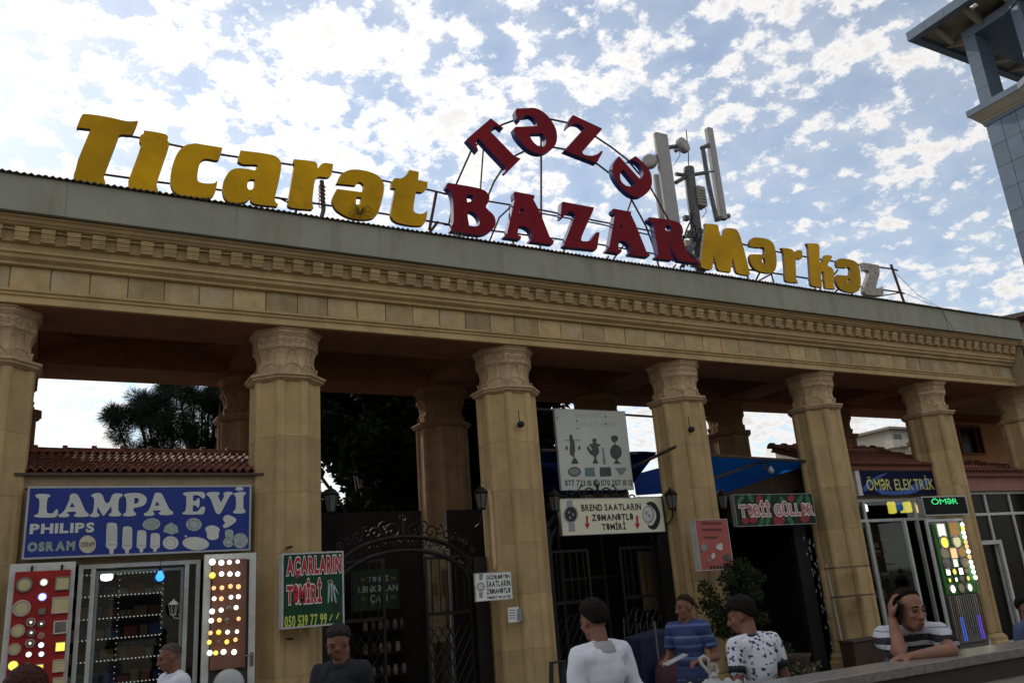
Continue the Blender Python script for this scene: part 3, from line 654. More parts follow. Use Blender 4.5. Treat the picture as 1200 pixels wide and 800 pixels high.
pier(WX+.02, TY-.02, 1.5, .72); pier(WX+.02-.1, KY_-.35, 1.1, .8, -ca); pier(WX-1.7, KY_-3.8, 1.0, .8, -ca); pier(WX+6.5, TY-.02, 1.6, .8)
MB().box(WX+4.5, WX+9, TY-9, TY-4.2, CZ0, CZ1).build('inner_core', SOFF, tow)
# canopy: beam over the piers, edge beams, ribs and soffit with one open bay
MB().loft([plan(0, CZ1+.001), plan(0, CZ1+.55)], caps=True).build('canopy_beam', CLAD, tow)
OV = 2.07; OX = WX-OV; OY = TY+OV; Z1 = 33.0; Z0 = 32.4
boxo('canopy_edge', CLAD, tow, OX, OX+.45, TY-16, OY, Z0, Z1, bevel=.01); boxo('canopy_edge', CLAD, tow, OX+.451, WX+15, OY-.45, OY, Z0, Z1, bevel=.01)
for i in range(1, 7): boxo('joint', JOINT, tow, OX-.005, OX+.1, OY-1.25*i, OY-1.25*i+.02, Z0+.01, Z1-.01)
def soff(x0, x1, y0, y1): boxo('soffit', SOFF, tow, x0, x1, y0, y1, Z1-.30, Z1-.12)
soff(OX+.451, WX-.2, TY-1.1, OY-.451); soff(WX-.199, WX+14, TY-16, OY-.452); soff(OX+.451, WX-1.0, TY-1.75, TY-1.101); soff(WX-.62, WX-.2, TY-1.75, TY-1.101); soff(OX+.451, WX-.2, TY-16, TY-1.751)
for i in range(5):
    y = TY+.5-i*1.9
    MB().prism([(OX+.45, y, Z0+.12), (WX, y, CZ1+.25), (WX, y, Z1-.3), (OX+.45, y, Z1-.3)], [(OX+.45, y+.28, Z0+.12), (WX, y+.28, CZ1+.25), (WX, y+.28, Z1-.3), (OX+.45, y+.28, Z1-.3)]).build('canopy_rib', SOFF, tow)
for i in range(4):
    x = WX+1.0+i*2.2; MB().prism([(x, TY+.001, CZ1+.25), (x, OY-.451, Z0+.12), (x, OY-.451, Z1-.3), (x, TY+.001, Z1-.3)], [(x+.28, TY+.001, CZ1+.25), (x+.28, OY-.451, Z0+.12), (x+.28, OY-.451, Z1-.3), (x+.28, TY+.001, Z1-.3)]).build('canopy_rib', SOFF, tow)
boxo('tower_window', mat('tower_glass', (.03, .05, .10), .1), tow, WX-1.35, WX-1.30, KY_-3.6, KY_-2.4, WZ-1.9, WZ-.5)

# ================================================================== FAR FLATS behind the portico
def flats(name, lab, x0, x1, Y, z1, floors, nwin, depth=14, balcony=True, roof=None):
    t = thing(name, lab, 'apartment block', ((x0+x1)/2, Y, GZ))
    W_ = mat('flat_wall', (.42, .38, .32), .85, var=.15, scale=.3, rand=.1); Gd = mat('flat_glass', (.05, .055, .06), .3)
    boxo('wall', W_, t, x0, x1, Y, Y+depth, GZ, z1)
    fh = 3.0
    pitchx = (x1-x0)/nwin
    for f in range(floors):
        zb = z1-fh*(f+1)
        for i in range(nwin):
            xa = x0+pitchx*(i+.22); xb = x0+pitchx*(i+.78)
            fr_ = MB().box(xa-.12, xa, Y-.1, Y+.05, zb+.8, zb+2.5).box(xb, xb+.12, Y-.1, Y+.05, zb+.8, zb+2.5).box(xa, xb, Y-.1, Y+.05, zb+2.4, zb+2.5).build('window', W_, t)
            boxo('pane', Gd, fr_, xa, xb, Y-.03, Y-.005, zb+.8, zb+2.4)
        if balcony:
            boxo('balcony', W_, t, x0-1.6, x0+pitchx*1.1, Y-1.6, Y-.12, zb+.1, zb+1.15); boxo('balcony', W_, t, x0-1.6, x0-.01, Y-1.6, Y+5, zb-.1, zb+.09)
    boxo('roof_slab', mat('flat_roof', (.2, .17, .15)), t, x0-1.2, x1+.5, Y-1.2, Y+depth, z1, z1+.4)
a = atY(1041, 504, 90); flats('apartment_block', 'pale multi-storey flats with balconies seen through the right opening of the portico', a.x, a.x+22, 90, a.z, 5, 6)
a = atY(997, 517, 110); flats('apartment_block', 'low long block of flats seen on the skyline left of the taller pale flats', a.x-6, a.x+7, 110, a.z+.2, 3, 6, balcony=False)

# ================================================================== TREES behind the portico
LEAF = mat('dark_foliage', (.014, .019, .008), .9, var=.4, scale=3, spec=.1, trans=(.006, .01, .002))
BARK = mat('bark', (.07, .05, .035), .9, var=.3, scale=10, bump=.5)
def leafcloud(name, centres, n, size, parent, seed, m=LEAF, needles=False):
    r = np.random.default_rng(seed); V = []; Fs = []
    cs = np.array([c[:3] for c in centres]); rs = np.array([c[3] for c in centres]); w_ = rs**2; w_ = w_/w_.sum()
    idx = r.choice(len(cs), n, p=w_)
    d = r.normal(size=(n, 3)); d /= np.linalg.norm(d, axis=1)[:, None]
    rad = rs[idx]*(r.uniform(.15, 1.08, n)**.6)
    P = cs[idx]+d*rad[:, None]*np.array([1, 1, .8])
    a = r.normal(size=(n, 3)); a /= np.linalg.norm(a, axis=1)[:, None]
    b = np.cross(a, r.normal(size=(n, 3))); b /= np.linalg.norm(b, axis=1)[:, None]
    if needles: a = a*.5+d*.9; l = size*r.uniform(1.2, 2.4, n)[:, None]; wd = (size*.11*np.ones(n))[:, None]
    else: l = size*r.uniform(.6, 1.3, n)[:, None]; wd = l*.5
    Q = np.stack([P-a*l*.5, P-b*wd*.5+a*l*.05, P+a*l*.5, P+b*wd*.5+a*l*.05], 1).reshape(-1, 3)
    me = bpy.data.meshes.new(name); me.from_pydata(Q.tolist(), [], [(4*i, 4*i+1, 4*i+2, 4*i+3) for i in range(n)])
    return link(me, name, m, parent)
def tree(name, lab, cat, base, crown, R, h, nl, seed, size=.16, needles=False, nclump=26, flat=.7, m=LEAF, cs=(.22, .40)):
    r = random.Random(seed); t = thing(name, lab, cat, (base[0], base[1], GZ)); top = Vector(crown)
    tr = MB(); b = Vector((base[0], base[1], GZ)); md = b.lerp(top, .55)+Vector((r.uniform(-.3, .3), r.uniform(-.3, .3), 0))
    tr.tube([b, b.lerp(md, .5), md, top], .26, 8, .07)
    cl = []
    for i in range(nclump):
        a = r.uniform(0, 6.28); q = r.uniform(.25, 1)**.6; z = r.uniform(-1, 1)
        c = top+Vector((math.cos(a)*R*q*math.sqrt(1-z*z*.8), math.sin(a)*R*q*math.sqrt(1-z*z*.8), z*R*flat)); cr = R*r.uniform(*cs)
        cl.append((c.x, c.y, c.z, cr))
        if i < 26: tr.tube([b.lerp(top, r.uniform(.5, .9)), b.lerp(c, .8)+Vector((0, 0, .2)), c], .05, 5, .02)
    tr.build('trunk', BARK, t); leafcloud('crown', cl, nl, size, t, seed, m, needles); return t
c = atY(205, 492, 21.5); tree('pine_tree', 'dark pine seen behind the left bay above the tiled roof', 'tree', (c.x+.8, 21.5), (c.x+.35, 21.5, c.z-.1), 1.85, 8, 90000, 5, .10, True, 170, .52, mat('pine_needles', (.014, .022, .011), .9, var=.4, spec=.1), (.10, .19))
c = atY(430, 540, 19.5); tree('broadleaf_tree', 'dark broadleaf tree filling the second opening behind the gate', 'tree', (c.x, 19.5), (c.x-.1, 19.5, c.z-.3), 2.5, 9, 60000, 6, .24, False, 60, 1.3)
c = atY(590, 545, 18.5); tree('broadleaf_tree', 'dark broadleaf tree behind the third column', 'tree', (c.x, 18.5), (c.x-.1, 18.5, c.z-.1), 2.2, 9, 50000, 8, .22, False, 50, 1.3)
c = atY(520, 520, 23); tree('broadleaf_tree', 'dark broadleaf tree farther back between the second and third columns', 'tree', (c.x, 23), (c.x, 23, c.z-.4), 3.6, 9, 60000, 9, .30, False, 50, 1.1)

# ================================================================== SHOPS in the bays
def tiled_roof(t, x0, x1, ye, ze, yr, zr, ncol, nrow, joined=False):
    """clay tiles one by one; two rolls each"""
    dv = Vector((0, yr-ye, zr-ze)); ln = dv.length; ang = math.atan2(dv.z, dv.y); tw = (x1-x0)/ncol; tl = ln/nrow
    vs = []; n = 12
    for (yy, dz) in ((-.02, 0), (tl+.03, -.035)):
        for i in range(n+1):
            u_ = i/n; z = .026*math.sin(u_*4*math.pi)*(1 if yy < 0 else .9); vs.append((u_*tw*1.01, yy, z+dz+.04))
    for i in range(n+1):
        u_ = i/n; z = .026*math.sin(u_*4*math.pi); vs.append((u_*tw*1.01, -.015, z-.022+.04))
    fs = [(i, i+1, n+2+i, n+1+i) for i in range(n)]+[(2*n+2+i, 2*n+3+i, i+1, i) for i in range(n)]
    me = MB().add(vs, fs).mesh('roof_tile'); me.materials.append(TILE)
    rf = MB().prism([(x0, ye+.05, ze-.10), (x1, ye+.05, ze-.10), (x1, ye+.05, ze-.0), (x0, ye+.05, ze-.0)], [(x0, yr, zr-.10), (x1, yr, zr-.10), (x1, yr, zr-.0), (x0, yr, zr-.0)]).build('roof', TILE, t)
    if joined:
        mb = MB(); R3 = Matrix.Rotation(ang, 4, 'X')
        for r in range(nrow):
            for c in range(ncol):
                T = Matrix.Translation((x0+c*tw, ye+dv.y*r/nrow, ze+dv.z*r/nrow)) @ R3
                base = len(mb.v); mb.add([T @ Vector(p) for p in vs], fs)
        o = mb.build('roof_tiling', TILE, rf); stuff(o)
    else:
        for r in range(nrow):
            for c in range(ncol):
                inst(me, 'roof_tile', rf, (x0+c*tw, ye+dv.y*r/nrow+rnd.uniform(-.006, .006), ze+dv.z*r/nrow), rot=(ang+rnd.uniform(-.01, .01), 0, rnd.uniform(-.015, .015)))
    rm = MB().loft([[(0, .11*math.cos(a), .09*math.sin(a)) for a in np.linspace(0, math.pi, 7)], [(.36, .10*math.cos(a), .08*math.sin(a)) for a in np.linspace(0, math.pi, 7)]], caps=False, closed=False).loft([[(-.02, .125*math.cos(a), .118*math.sin(a)) for a in np.linspace(0, math.pi, 7)], [(.045, .125*math.cos(a), .118*math.sin(a)) for a in np.linspace(0, math.pi, 7)]], caps=True, closed=True).mesh('ridge_tile'); rm.materials.append(TILE)
    x = x0
    while x < x1-.2:
        inst(rm, 'ridge_tile', rf, (x, yr, zr)); x += .37
    return rf

def frame(name, m, parent, x0, x1, z0, z1, y, w_=.06, d=.06, bars=(), xbars=()):
    mb = MB().box(x0, x0+w_, y, y+d, z0, z1).box(x1-w_, x1, y, y+d, z0, z1).box(x0+w_, x1-w_, y, y+d, z1-w_, z1).box(x0+w_, x1-w_, y, y+d, z0, z0+w_)
    for b in bars: mb.box(x0+w_, x1-w_, y+.002, y+d-.002, b-w_/2, b+w_/2)
    for b in xbars: mb.box(b-w_/2, b+w_/2, y+.001, y+d-.001, z0+w_, z1-w_)
    return mb.build(name, m, parent, bevel=.004)

# ---- bay 1: lamp shop
X1, X2 = COLX[0]+.47, COLX[1]-.47
lamp = thing('lamp_shop', 'small lamp shop with a red tiled roof between the two leftmost columns', 'shop', (1.06, 11.8, GZ))
boxo('lintel', STONEW, lamp, COLX[0]+.3, COLX[1]-.3, 11.62, 11.9, 3.36, 3.50)
boxo('wall', STONEW, lamp, COLX[0]+.3, COLX[1]-.3, 11.66, 11.88, 2.44, 3.358)
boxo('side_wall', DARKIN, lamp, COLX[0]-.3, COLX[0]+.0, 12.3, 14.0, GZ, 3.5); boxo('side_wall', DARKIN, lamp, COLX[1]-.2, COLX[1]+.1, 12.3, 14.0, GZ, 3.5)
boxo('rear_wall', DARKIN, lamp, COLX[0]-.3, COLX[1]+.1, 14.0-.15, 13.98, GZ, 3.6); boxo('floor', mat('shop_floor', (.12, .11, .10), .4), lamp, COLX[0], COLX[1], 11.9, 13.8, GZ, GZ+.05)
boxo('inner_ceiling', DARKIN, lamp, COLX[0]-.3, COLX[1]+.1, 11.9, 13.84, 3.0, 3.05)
e0 = atY(150, 561, 11.72); r0 = atY(150, 527, 13.3)
tiled_roof(lamp, COLX[0]-.25, COLX[1]+.3, 11.60, 3.56, 13.30, r0.z-.06, 20, 6)
boxo('gutter', RUST, lamp, COLX[0]+.2, COLX[1]-.2, 11.52, 11.60, 3.50, 3.53)
# storefront frame
fx0 = atY(90, 700, 11.55).x; fx1 = atY(234, 700, 11.55).x
zt = atY(150, 659, 11.55).z
frame('door_frame', WHITEM, lamp, fx0, fx1, GZ, zt, 11.55, .05, .07, bars=(), xbars=(fx0+.16, fx1-.16))
frame('door_leaf', WHITEM, lamp, fx0+.19, fx1-.19, GZ+.03, zt-.08, 11.60, .035, .03)
gl = boxo('glass_pane', glass('shop_glass'), lamp, fx0+.05, fx1-.05, 11.595, 11.60, GZ+.05, zt-.05)
# shelves with goods and strings of led dots
LED = mat('led_dot', (.9, .9, .9), emit=(1, .95, .85), estr=.7)
sh = MB(); gd = {}
BOXC = [mat('carton_%s' % n, c, .7, var=.2) for n, c in (('white', (.35, .33, .30)), ('tan', (.25, .18, .10)), ('blue', (.05, .08, .2)), ('red', (.25, .04, .03)))]
zs = [atY(150, y, 12.9).z for y in (672, 697, 723, 747, 772, 800)]
leds = MB()
def ledline(a, b, step, r=.007):
    a = Vector(a); b = Vector(b); n = int((b-a).length/step)
    for i in range(n+1): leds.box(*[q for k in range(3) for q in ((a.lerp(b, i/n))[k]-r, (a.lerp(b, i/n))[k]+r)])
for z in zs:
    boxo('shelf', DARKIN, lamp, fx0-.3, fx1-.05, 12.95, 13.6, z-.03, z)
    ledline((fx0+.05, 12.94, z+.01), (fx1-.30, 12.94, z+.01), .045)
for x in (fx0+.55, fx0+1.1): ledline((x, 12.93, zs[-1]), (x, 12.93, zs[0]), .07, .005)
o = leds.build('led_string', LED, lamp); stuff(o)
for z in zs[1:]:
    x = fx0-.25
    while x < fx1-.3:
        w_ = rnd.uniform(.08, .2); h = rnd.uniform(.09, .19)
        boxo('carton', rnd.choice(BOXC), lamp, x, x+w_-.01, 13.0+rnd.uniform(0, .08), 13.4, z+.001, z+h); x += w_+rnd.uniform(0, .04)
# bulbs and lantern hanging in the doorway
def bulb(px, py, Y, r, m, lab, cord=.25):
    c = atY(px, py, Y); t = thing('hanging_bulb', lab, 'light bulb', c)
    MB().lathe([(.003, -r*1.15), (r*.6, -r*1.0), (r, -r*.35), (r*.95, r*.2), (r*.5, r*.95), (r*.36, r*1.4)], 14, c).build('glass', m, t, smooth=True)
    MB().lathe([(r*.38, r*1.35), (r*.40, r*1.5), (r*.38, r*2.1), (r*.2, r*2.25)], 12, c).build('socket', BLACKM, t)
    MB().tube([c+Vector((0, 0, r*2.2)), c+Vector((.003, 0, r*2.2+cord))], .004, 4).build('cord', BLACKM, t)
    return t
bulb(187.5, 675, 11.5, .050, mat('blue_lit_bulb', (.05, .2, .9), emit=(.03, .22, 1.0), estr=2.6), 'lit blue bulb hanging in the lamp shop doorway', .10)
c = atY(125, 676, 12.2); t = thing('ceiling_lamp', 'small lit white lamp near the top left of the lamp shop doorway', 'lamp', c)
MB().lathe([(.02, .05), (.07, .035), (.075, 0), (.06, -.035), (.02, -.045)], 16, c).build('diffuser', mat('lit_white', (.9, .9, .9), emit=(.95, 1, 1), estr=4), t, smooth=True); MB().tube([c+Vector((0, 0, .04)), c+Vector((0, 0, .3))], .01, 5).build('stem', BLACKM, t)
WLAN = mat('white_lantern_paint', (.50, .50, .47), .5)
def wall_lantern(name, c, s, lab, m, gm, arm=None, cat='lantern'):
    t = thing(name, lab, cat, c)
    def P(x, y, z): return (c[0]+x*s, c[1]+y*s, c[2]+z*s)
    n = 6; ring = lambda r, z: [P(r*math.cos(k*math.pi/3), r*math.sin(k*math.pi/3), z) for k in range(6)]
    MB().loft([ring(.55, .55), ring(.62, .60), ring(.30, .95), ring(.12, 1.02), ring(.10, 1.12), ring(.02, 1.25)]).build('cap', m, t)
    MB().loft([ring(.30, -.62), ring(.34, -.55), ring(.30, -.5)]).build('base', m, t)
    MB().loft([ring(.27, -.5), ring(.48, .53)]).build('glass', gm, t)
    mb = MB()
    for k in range(6):
        a = k*math.pi/3; mb.tube([P(.29*math.cos(a), .29*math.sin(a), -.5), P(.50*math.cos(a), .50*math.sin(a), .56)], .035*s, 4)
    mb.build('bars', m, t)
    if arm: MB().tube([P(*q) for q in arm], .06*s, 6).build('bracket', m, t)
    return t
c = atY(203, 714, 11.45)
wall_lantern('white_lantern', c, .105, 'white six-sided lantern hanging in the lamp shop doorway', WLAN, mat('lantern_glass_dim', (.06, .06, .055), .2), arm=[(.0, .2, -.6), (.2, .3, -.95), (.7, .3, -1.0), (.9, .3, -.7), (.6, .3, -.55)])

# ---- display leaves with lamps
def door_board(name, lab, tl, tr, bl_y, Y, board, frame_m, frame_w, cat='display board'):
    pass
def quadXZ(tl, tr, bl, br, Y):
    a, b, c, e = atY(*tl, Y), atY(*tr, Y), atY(*bl, Y), atY(*br, Y)
    return (a.x+c.x)/2, (b.x+e.x)/2, (c.z+e.z)/2, (a.z+b.z)/2
REDB = mat('red_board', (.30, .015, .012), .6, var=.1); 
CRE = mat('cream_diffuser', (.50, .44, .24), .4, var=.06, rand=.08); RIM = mat('pale_rim', (.45, .36, .30), .4); CHR = mat('dull_chrome', (.22, .20, .18), .3, metal=.6, var=.2)
L_Y = mat('lit_yellow', (.9, .7, .2), emit=(1, .78, .08), estr=1.0); L_W = mat('lit_lamp_white', (.9, .9, .9), emit=(1, .97, .92), estr=2.2); L_C = mat('lit_cool_white', (.8, .85, 1), emit=(.75, .8, 1), estr=1.5)
L_O = mat('lit_orange', (.9, .6, .3), emit=(1, .55, .22), estr=1.0); L_G = mat('lit_green_white', (.8, .9, .8), emit=(.8, .95, .75), estr=.9)
DRED = mat('dull_pink_lamp', (.35, .16, .11), .5); LBLU = mat('lit_blue_rim', (.2, .25, .7), emit=(.25, .3, .9), estr=.7)
def round_lamp(px, py, rpx, Y, parent, face, rim, scale=None, depth=.03, name='round_lamp', rr_=.78):
    c = atY(px, py, Y); r = (atY(px+rpx, py, Y)-c).length
    o = MB().lathe([(r*.2, 0), (r, 0), (r, -depth*.6), (r*.92, -depth), (r*rr_, -depth), (r*rr_, -depth*.7), (.002, -depth*.7)], 20, c, 'Y').build(name, rim, parent)
    MB().lathe([(.002, -depth*.72-.001), (r*rr_*.98, -depth*.72-.001), (r*rr_*.9, -depth*.9), (.002, -depth*.98)], 20, c, 'Y').build('diffuser', face, o, smooth=False)
    return o
def square_lamp(px, py, hpx, Y, parent, face, rim, depth=.03, name='square_lamp'):
    c = atY(px, py, Y); r = (atY(px+hpx, py, Y)-c).length
    o = frame(name, rim, parent, c.x-r, c.x+r, c.z-r, c.z+r, Y-depth, r*.18, depth)
    boxo('diffuser', face, o, c.x-r*.82, c.x+r*.82, Y-depth*.8, Y-.004, c.z-r*.82, c.z+r*.82); return o
# left red board on its white leaf
YD = 11.22
lx0, lx1, lz0, lz1 = quadXZ((11, 661), (88, 657), (1, 820), (82, 820), YD)
lx0 = atY(8, 700, YD).x; lx1 = atY(86, 700, YD).x
tb_ = thing('lamp_display_board', 'red board hung with round and square lamps on the open leaf at the far left', 'display board', ((lx0+lx1)/2, YD, GZ+.5))
fr2 = MB().box(lx0, lx1, YD+.02, YD+.06, GZ+.12, lz1).build('open_leaf', WHITEM, tb_, bevel=.006)
boxo('board', REDB, tb_, lx0+.06, lx1-.045, YD-.01, YD+.018, GZ+.3, lz1-.09, bevel=.003)
for hx in (lx0+.22, lx1-.14): boxo('hook', BLACKM, tb_, hx-.012, hx+.012, YD-.004, YD+.018, lz1-.088, lz1-.03)
z5 = lambda x, y: (x/5, 640+y/5)
for (x, y, r, f, m_) in ((143,225,54,CRE,CHR),(127,362,58,CRE,RIM),(105,494,45,CRE,RIM),(85,602,42,CRE,RIM),(77,696,40,L_Y,CHR),(70,795,42,L_C,LBLU),(257,210,28,L_G,RIM),(248,295,28,L_C,LBLU),(242,452,26,CHR,CHR),(181,443,30,CHR,RIM),(183,504,28,CHR,CHR),(176,566,30,CHR,RIM),(241,522,22,DRED,RIM),(241,576,23,L_C,CHR),(168,631,22,L_W,CHR),(242,629,22,L_C,CHR),(163,697,24,CHR,CHR)):
    round_lamp(*z5(x, y), r/5*.95, YD-.012, tb_, f, m_)
    if f is CHR: round_lamp(*z5(x, y), r/5*.3, YD-.032, tb_, L_W, CHR, name='spot_lamp', depth=.02)
for (x, y, r, f, m_) in ((366,216,46,CRE,CHR),(356,343,55,CRE,RIM),(354,472,43,CHR,WHITEM),(353,586,33,L_Y,CHR),(347,697,42,CRE,RIM),(345,800,40,CRE,RIM),(228,713,28,L_Y,WHITEM),(246,379,22,CHR,CHR)):
    square_lamp(*z5(x, y), r/5*.95, YD-.012, tb_, f, m_)
# right leaf with the brown board of lit bulbs
YR = 11.22
rx0 = atY(238, 720, YR).x; rx1 = atY(300, 720, YR).x; rz1 = atY(270, 648, YR).z
tr_ = thing('bulb_display_board', 'brown board of lit bulbs on the open white leaf beside the second column', 'display board', ((rx0+rx1)/2, YR, GZ+.5))
frame('open_leaf', WHITEM, tr_, rx0, rx1, GZ+.05, rz1, YR+.03, .085, .05)
boxo('leaf_panel', mat('dark_panel', (.05, .045, .04), .4), tr_, rx0+.084, rx1-.084, YR+.05, YR+.06, GZ+.13, rz1-.08)
bx0, bx1, bz0, bz1 = quadXZ((248, 655), (290, 655), (247, 783), (286, 783), YR)
boxo('board', mat('brown_board', (.16, .075, .05), .5, var=.2), tr_, bx0, bx1, YR-.005, YR+.028, bz0, bz1)
hc = atY(293, 767, YR); MB().tube([hc+Vector((.03, 0, 0)), hc+Vector((.03, -.05, 0)), hc+Vector((-.07, -.05, 0))], .009, 6).build('handle', CHR, tr_)
boxo('lock_plate', CHR, tr_, hc.x+.005, hc.x+.045, YR+.022, YR+.03, hc.z-.13, hc.z+.03)
rows = [((512,132,18),(562,136,16),(606,134,13),(652,130,11)),((512,206,18),(563,198,14),(609,198,14),(652,198,14)),((520,276,12),(565,274,13),(612,266,13),(656,268,14)),((522,334,12),(562,334,13),(615,326,12),(656,323,13)),((511,404,15),(561,397,13),(601,385,14),(643,383,13)),((506,455,14),(551,452,13),(594,453,16),(657,445,12)),((502,523,12),(547,519,14),(596,518,12),(648,515,11)),((495,574,13),(545,568,10),(592,572,13),(640,560,12)),((497,633,15),(531,633,13),(574,627,15),(632,628,15))]
lm = [[L_W]*4,[L_Y,L_W,L_W,L_W],[L_O,L_O,L_O,L_O],[L_W,L_O,L_W,L_W],[L_W,L_W,CHR,L_W],[L_W,L_O,CHR,L_O],[L_O,L_Y,L_W,L_W],[L_Y,CHR,L_Y,L_O],[L_W,L_Y,L_W,L_W]]
for ri, row in enumerate(rows):
    for (x, y, r), m_ in zip(row, lm[ri]):
        px, py = 140+x/4.706, 630+y/4.706; c = atY(px, py, YR-.09); q = r/4.706/95*.95
        o = MB().ell((c.x, c.y, c.z), (q, q*1.1, q), 12, 8).build('bulb', m_, tr_, smooth=True)
        MB().lathe([(q*.5, 0), (q*.5, .07), (q*.3, .08)], 8, (c.x, c.y+q*.8, c.z), 'Y').build('bulb_base', CHR, tr_)
c = atY(268, 797, YR-.02); MB().lathe([(.002, -.07), (.10, -.06), (.17, -.03), (.19, 0), (.12, .01)], 24, (c.x, c.y, c.z-.05), 'Y').build('round_lamp', mat('glass_lamp', (.4, .42, .42), .2), tr_, smooth=True)
# ================================================================== SIGNS
def prt(loops, off, Y, m, parent, name='picture', depth=.003, seg=4):
    ox, oy, s = off; W = []
    for lp in loops:
        q = smooth_outline(lp, seg); W.append([(lambda P: (P.x, P.z))(atY(ox+a[0]/s, oy+a[1]/s, Y)) for a in q])
    return link(flat_mesh(W, Y, depth, name), name, m, parent)
def elp(cx, cy, rx, ry, n=18, rot=0):
    return [(cx+rx*math.cos(a)*math.cos(rot)-ry*math.sin(a)*math.sin(rot), cy+rx*math.cos(a)*math.sin(rot)+ry*math.sin(a)*math.cos(rot)) for a in [2*math.pi*k/n for k in range(n)]]
def signbox(name, lab, tl, tr, bl, br, Y, d, face, rim, rw=.02, cat='sign', side=None):
    x0, x1, z0, z1 = quadXZ(tl, tr, bl, br, Y)
    t = thing(name, lab, cat, ((x0+x1)/2, Y, z0))
    boxo('panel', face, t, x0+rw*.5, x1-rw*.5, Y, Y+d, z0+rw*.5, z1-rw*.5)
    if rw: 
        MB().box(x0, x0+rw, Y-.006, Y+d+.002, z0, z1).box(x1-rw, x1, Y-.006, Y+d+.002, z0, z1).box(x0+rw, x1-rw, Y-.006, Y+d+.002, z1-rw, z1).box(x0+rw, x1-rw, Y-.006, Y+d+.002, z0, z0+rw).build('frame', rim, t)
    return t, x0, x1, z0, z1
PR = mat('print_pale', (.52, .54, .50), .5, var=.08, scale=8); PK = mat('print_black', (.02, .02, .025), .5); PGR = mat('print_grey_green', (.30, .36, .34), .5, var=.3, scale=25); PG2 = mat('print_grey', (.22, .24, .24), .5, var=.35, scale=30)
PW = mat('print_white', (.72, .72, .68), .5, var=.06); PCR = mat('print_cream', (.50, .47, .33), .5)

# --- LAMPA EVI
SY = 11.44
sg, sx0, sx1, sz0, sz1 = signbox('shop_sign', 'long blue lamp shop sign with pale lettering and printed bulbs under the tiled roof', (33,571), (295,567), (25,655), (293,645), SY, .12, mat('sign_blue', (.012, .032, .21), .35, var=.10, scale=1.5, stain=(.02, .04, .16, 2)), mat('alu_frame', (.36, .37, .38), .4, metal=.3), .022)
y_ = SY-.004; Z1_ = (20, 560, 8); Z2_ = (150, 560, 8)
for o_, lp in ((Z1_, [[(170,165,1),(200,148,1),(290,150,1),(313,165,1),(287,187,1),(278,310,1),(295,328,1),(335,325,1),(368,290,1),(383,300,1),(375,350,1),(340,367,1),(175,364,1),(160,352,1),(190,335,1),(203,310,1),(207,200,1)]]),
    (Z1_, [[(490,200,1),(500,155,1),(535,143,1),(572,160,1),(640,305,1),(673,338,1),(660,358,1),(545,360,1),(535,342,1),(558,325,1),(540,312),(478,315),(465,325),(490,345,1),(475,362,1),(395,362,1),(385,348,1),(420,325,1),(450,290,1)],[(517,228),(543,270),(493,272)]]),
    (Z1_, [[(695,158,1),(785,143,1),(845,235,1),(900,150,1),(980,145,1),(988,165,1),(958,190,1),(952,305,1),(977,337,1),(960,354,1),(870,354,1),(860,338,1),(885,318,1),(884,262),(815,350),(802,350),(755,265),(750,318,1),(773,342,1),(760,360,1),(690,360,1),(680,346,1),(710,320,1),(722,190,1)]]),
    (Z1_, [[(1002,158,1),(1030,143,1),(1145,140,1),(1203,170,1),(1215,205,1),(1190,252,1),(1120,274,1),(1093,276),(1092,308,1),(1114,328,1),(1105,350,1),(1000,354,1),(993,338,1),(1020,318,1),(1023,190,1)],[(1102,183),(1130,187,1),(1142,208,1),(1128,232,1),(1097,238)]]),
    (Z2_, [[(238,185,1),(253,143,1),(285,134,1),(320,150,1),(388,290,1),(423,318,1),(413,340,1),(305,343,1),(288,325,1),(308,310,1),(300,300),(235,302),(232,312),(247,333,1),(230,350,1),(155,350,1),(148,334,1),(180,315,1),(205,280,1)],[(272,215),(296,255),(250,257)]]),
    (Z2_, [[(515,145,1),(545,132,1),(695,128,1),(722,150,1),(712,190,1),(690,182,1),(660,160,1),(610,160),(609,215),(640,205,1),(660,185,1),(670,200,1),(668,260,1),(655,275,1),(640,258,1),(608,252),(606,310),(650,310,1),(690,268,1),(718,268,1),(722,290,1),(705,335,1),(680,338,1),(520,338,1),(510,324,1),(538,305,1),(545,170,1)]]),
    (Z2_, [[(736,150,1),(755,132,1),(848,130,1),(858,147,1),(842,162),(870,228),(903,165,1),(893,148,1),(912,130,1),(975,130,1),(982,145,1),(955,165,1),(870,325,1),(850,336,1),(825,322,1),(770,185,1)]]),
    (Z2_, [[(990,148,1),(1020,135,1),(1090,128,1),(1105,145,1),(1085,165,1),(1084,285,1),(1101,303,1),(1092,325,1),(1000,329,1),(985,315,1),(1008,290,1),(1010,175,1)]]), (Z2_, [elp(1045,99,38,19)])):
    prt(lp, o_, y_, PR, sg, 'lettering')
def txt(s, x0p, y0p, x1p, y1p, Y, m, parent, bold=.02, shear=0, out=None, ow=.02, thick=0, name='lettering'):
    """text fitted between two px corners (top-left, bottom-right) on the plane Y; optional outline print behind"""
    ym = (y0p+y1p)/2; xm = (x0p+x1p)/2
    a = atY(x0p, ym, Y).x; b = atY(x1p, ym, Y).x; zt_ = atY(xm, y0p, Y).z; zb = atY(xm, y1p, Y).z
    if out is not None:
        text_obj(s, a, b, zb, zt_, Y-.002, out, parent, name='lettering_outline', bold=bold+.05, ref=bold)
    return text_obj(s, a, b, zb, zt_, Y-(.004 if out is not None else .002), m, parent, name=name, bold=bold)
txt('PHILIPS', 35, 612.5, 110.5, 624.5, SY-.001, PR, sg, .045)
txt('OSRAM', 32, 634, 88, 645.5, SY-.001, mat('osram_print', (.26, .30, .30), .5, var=.3, scale=20), sg, .07, .0)
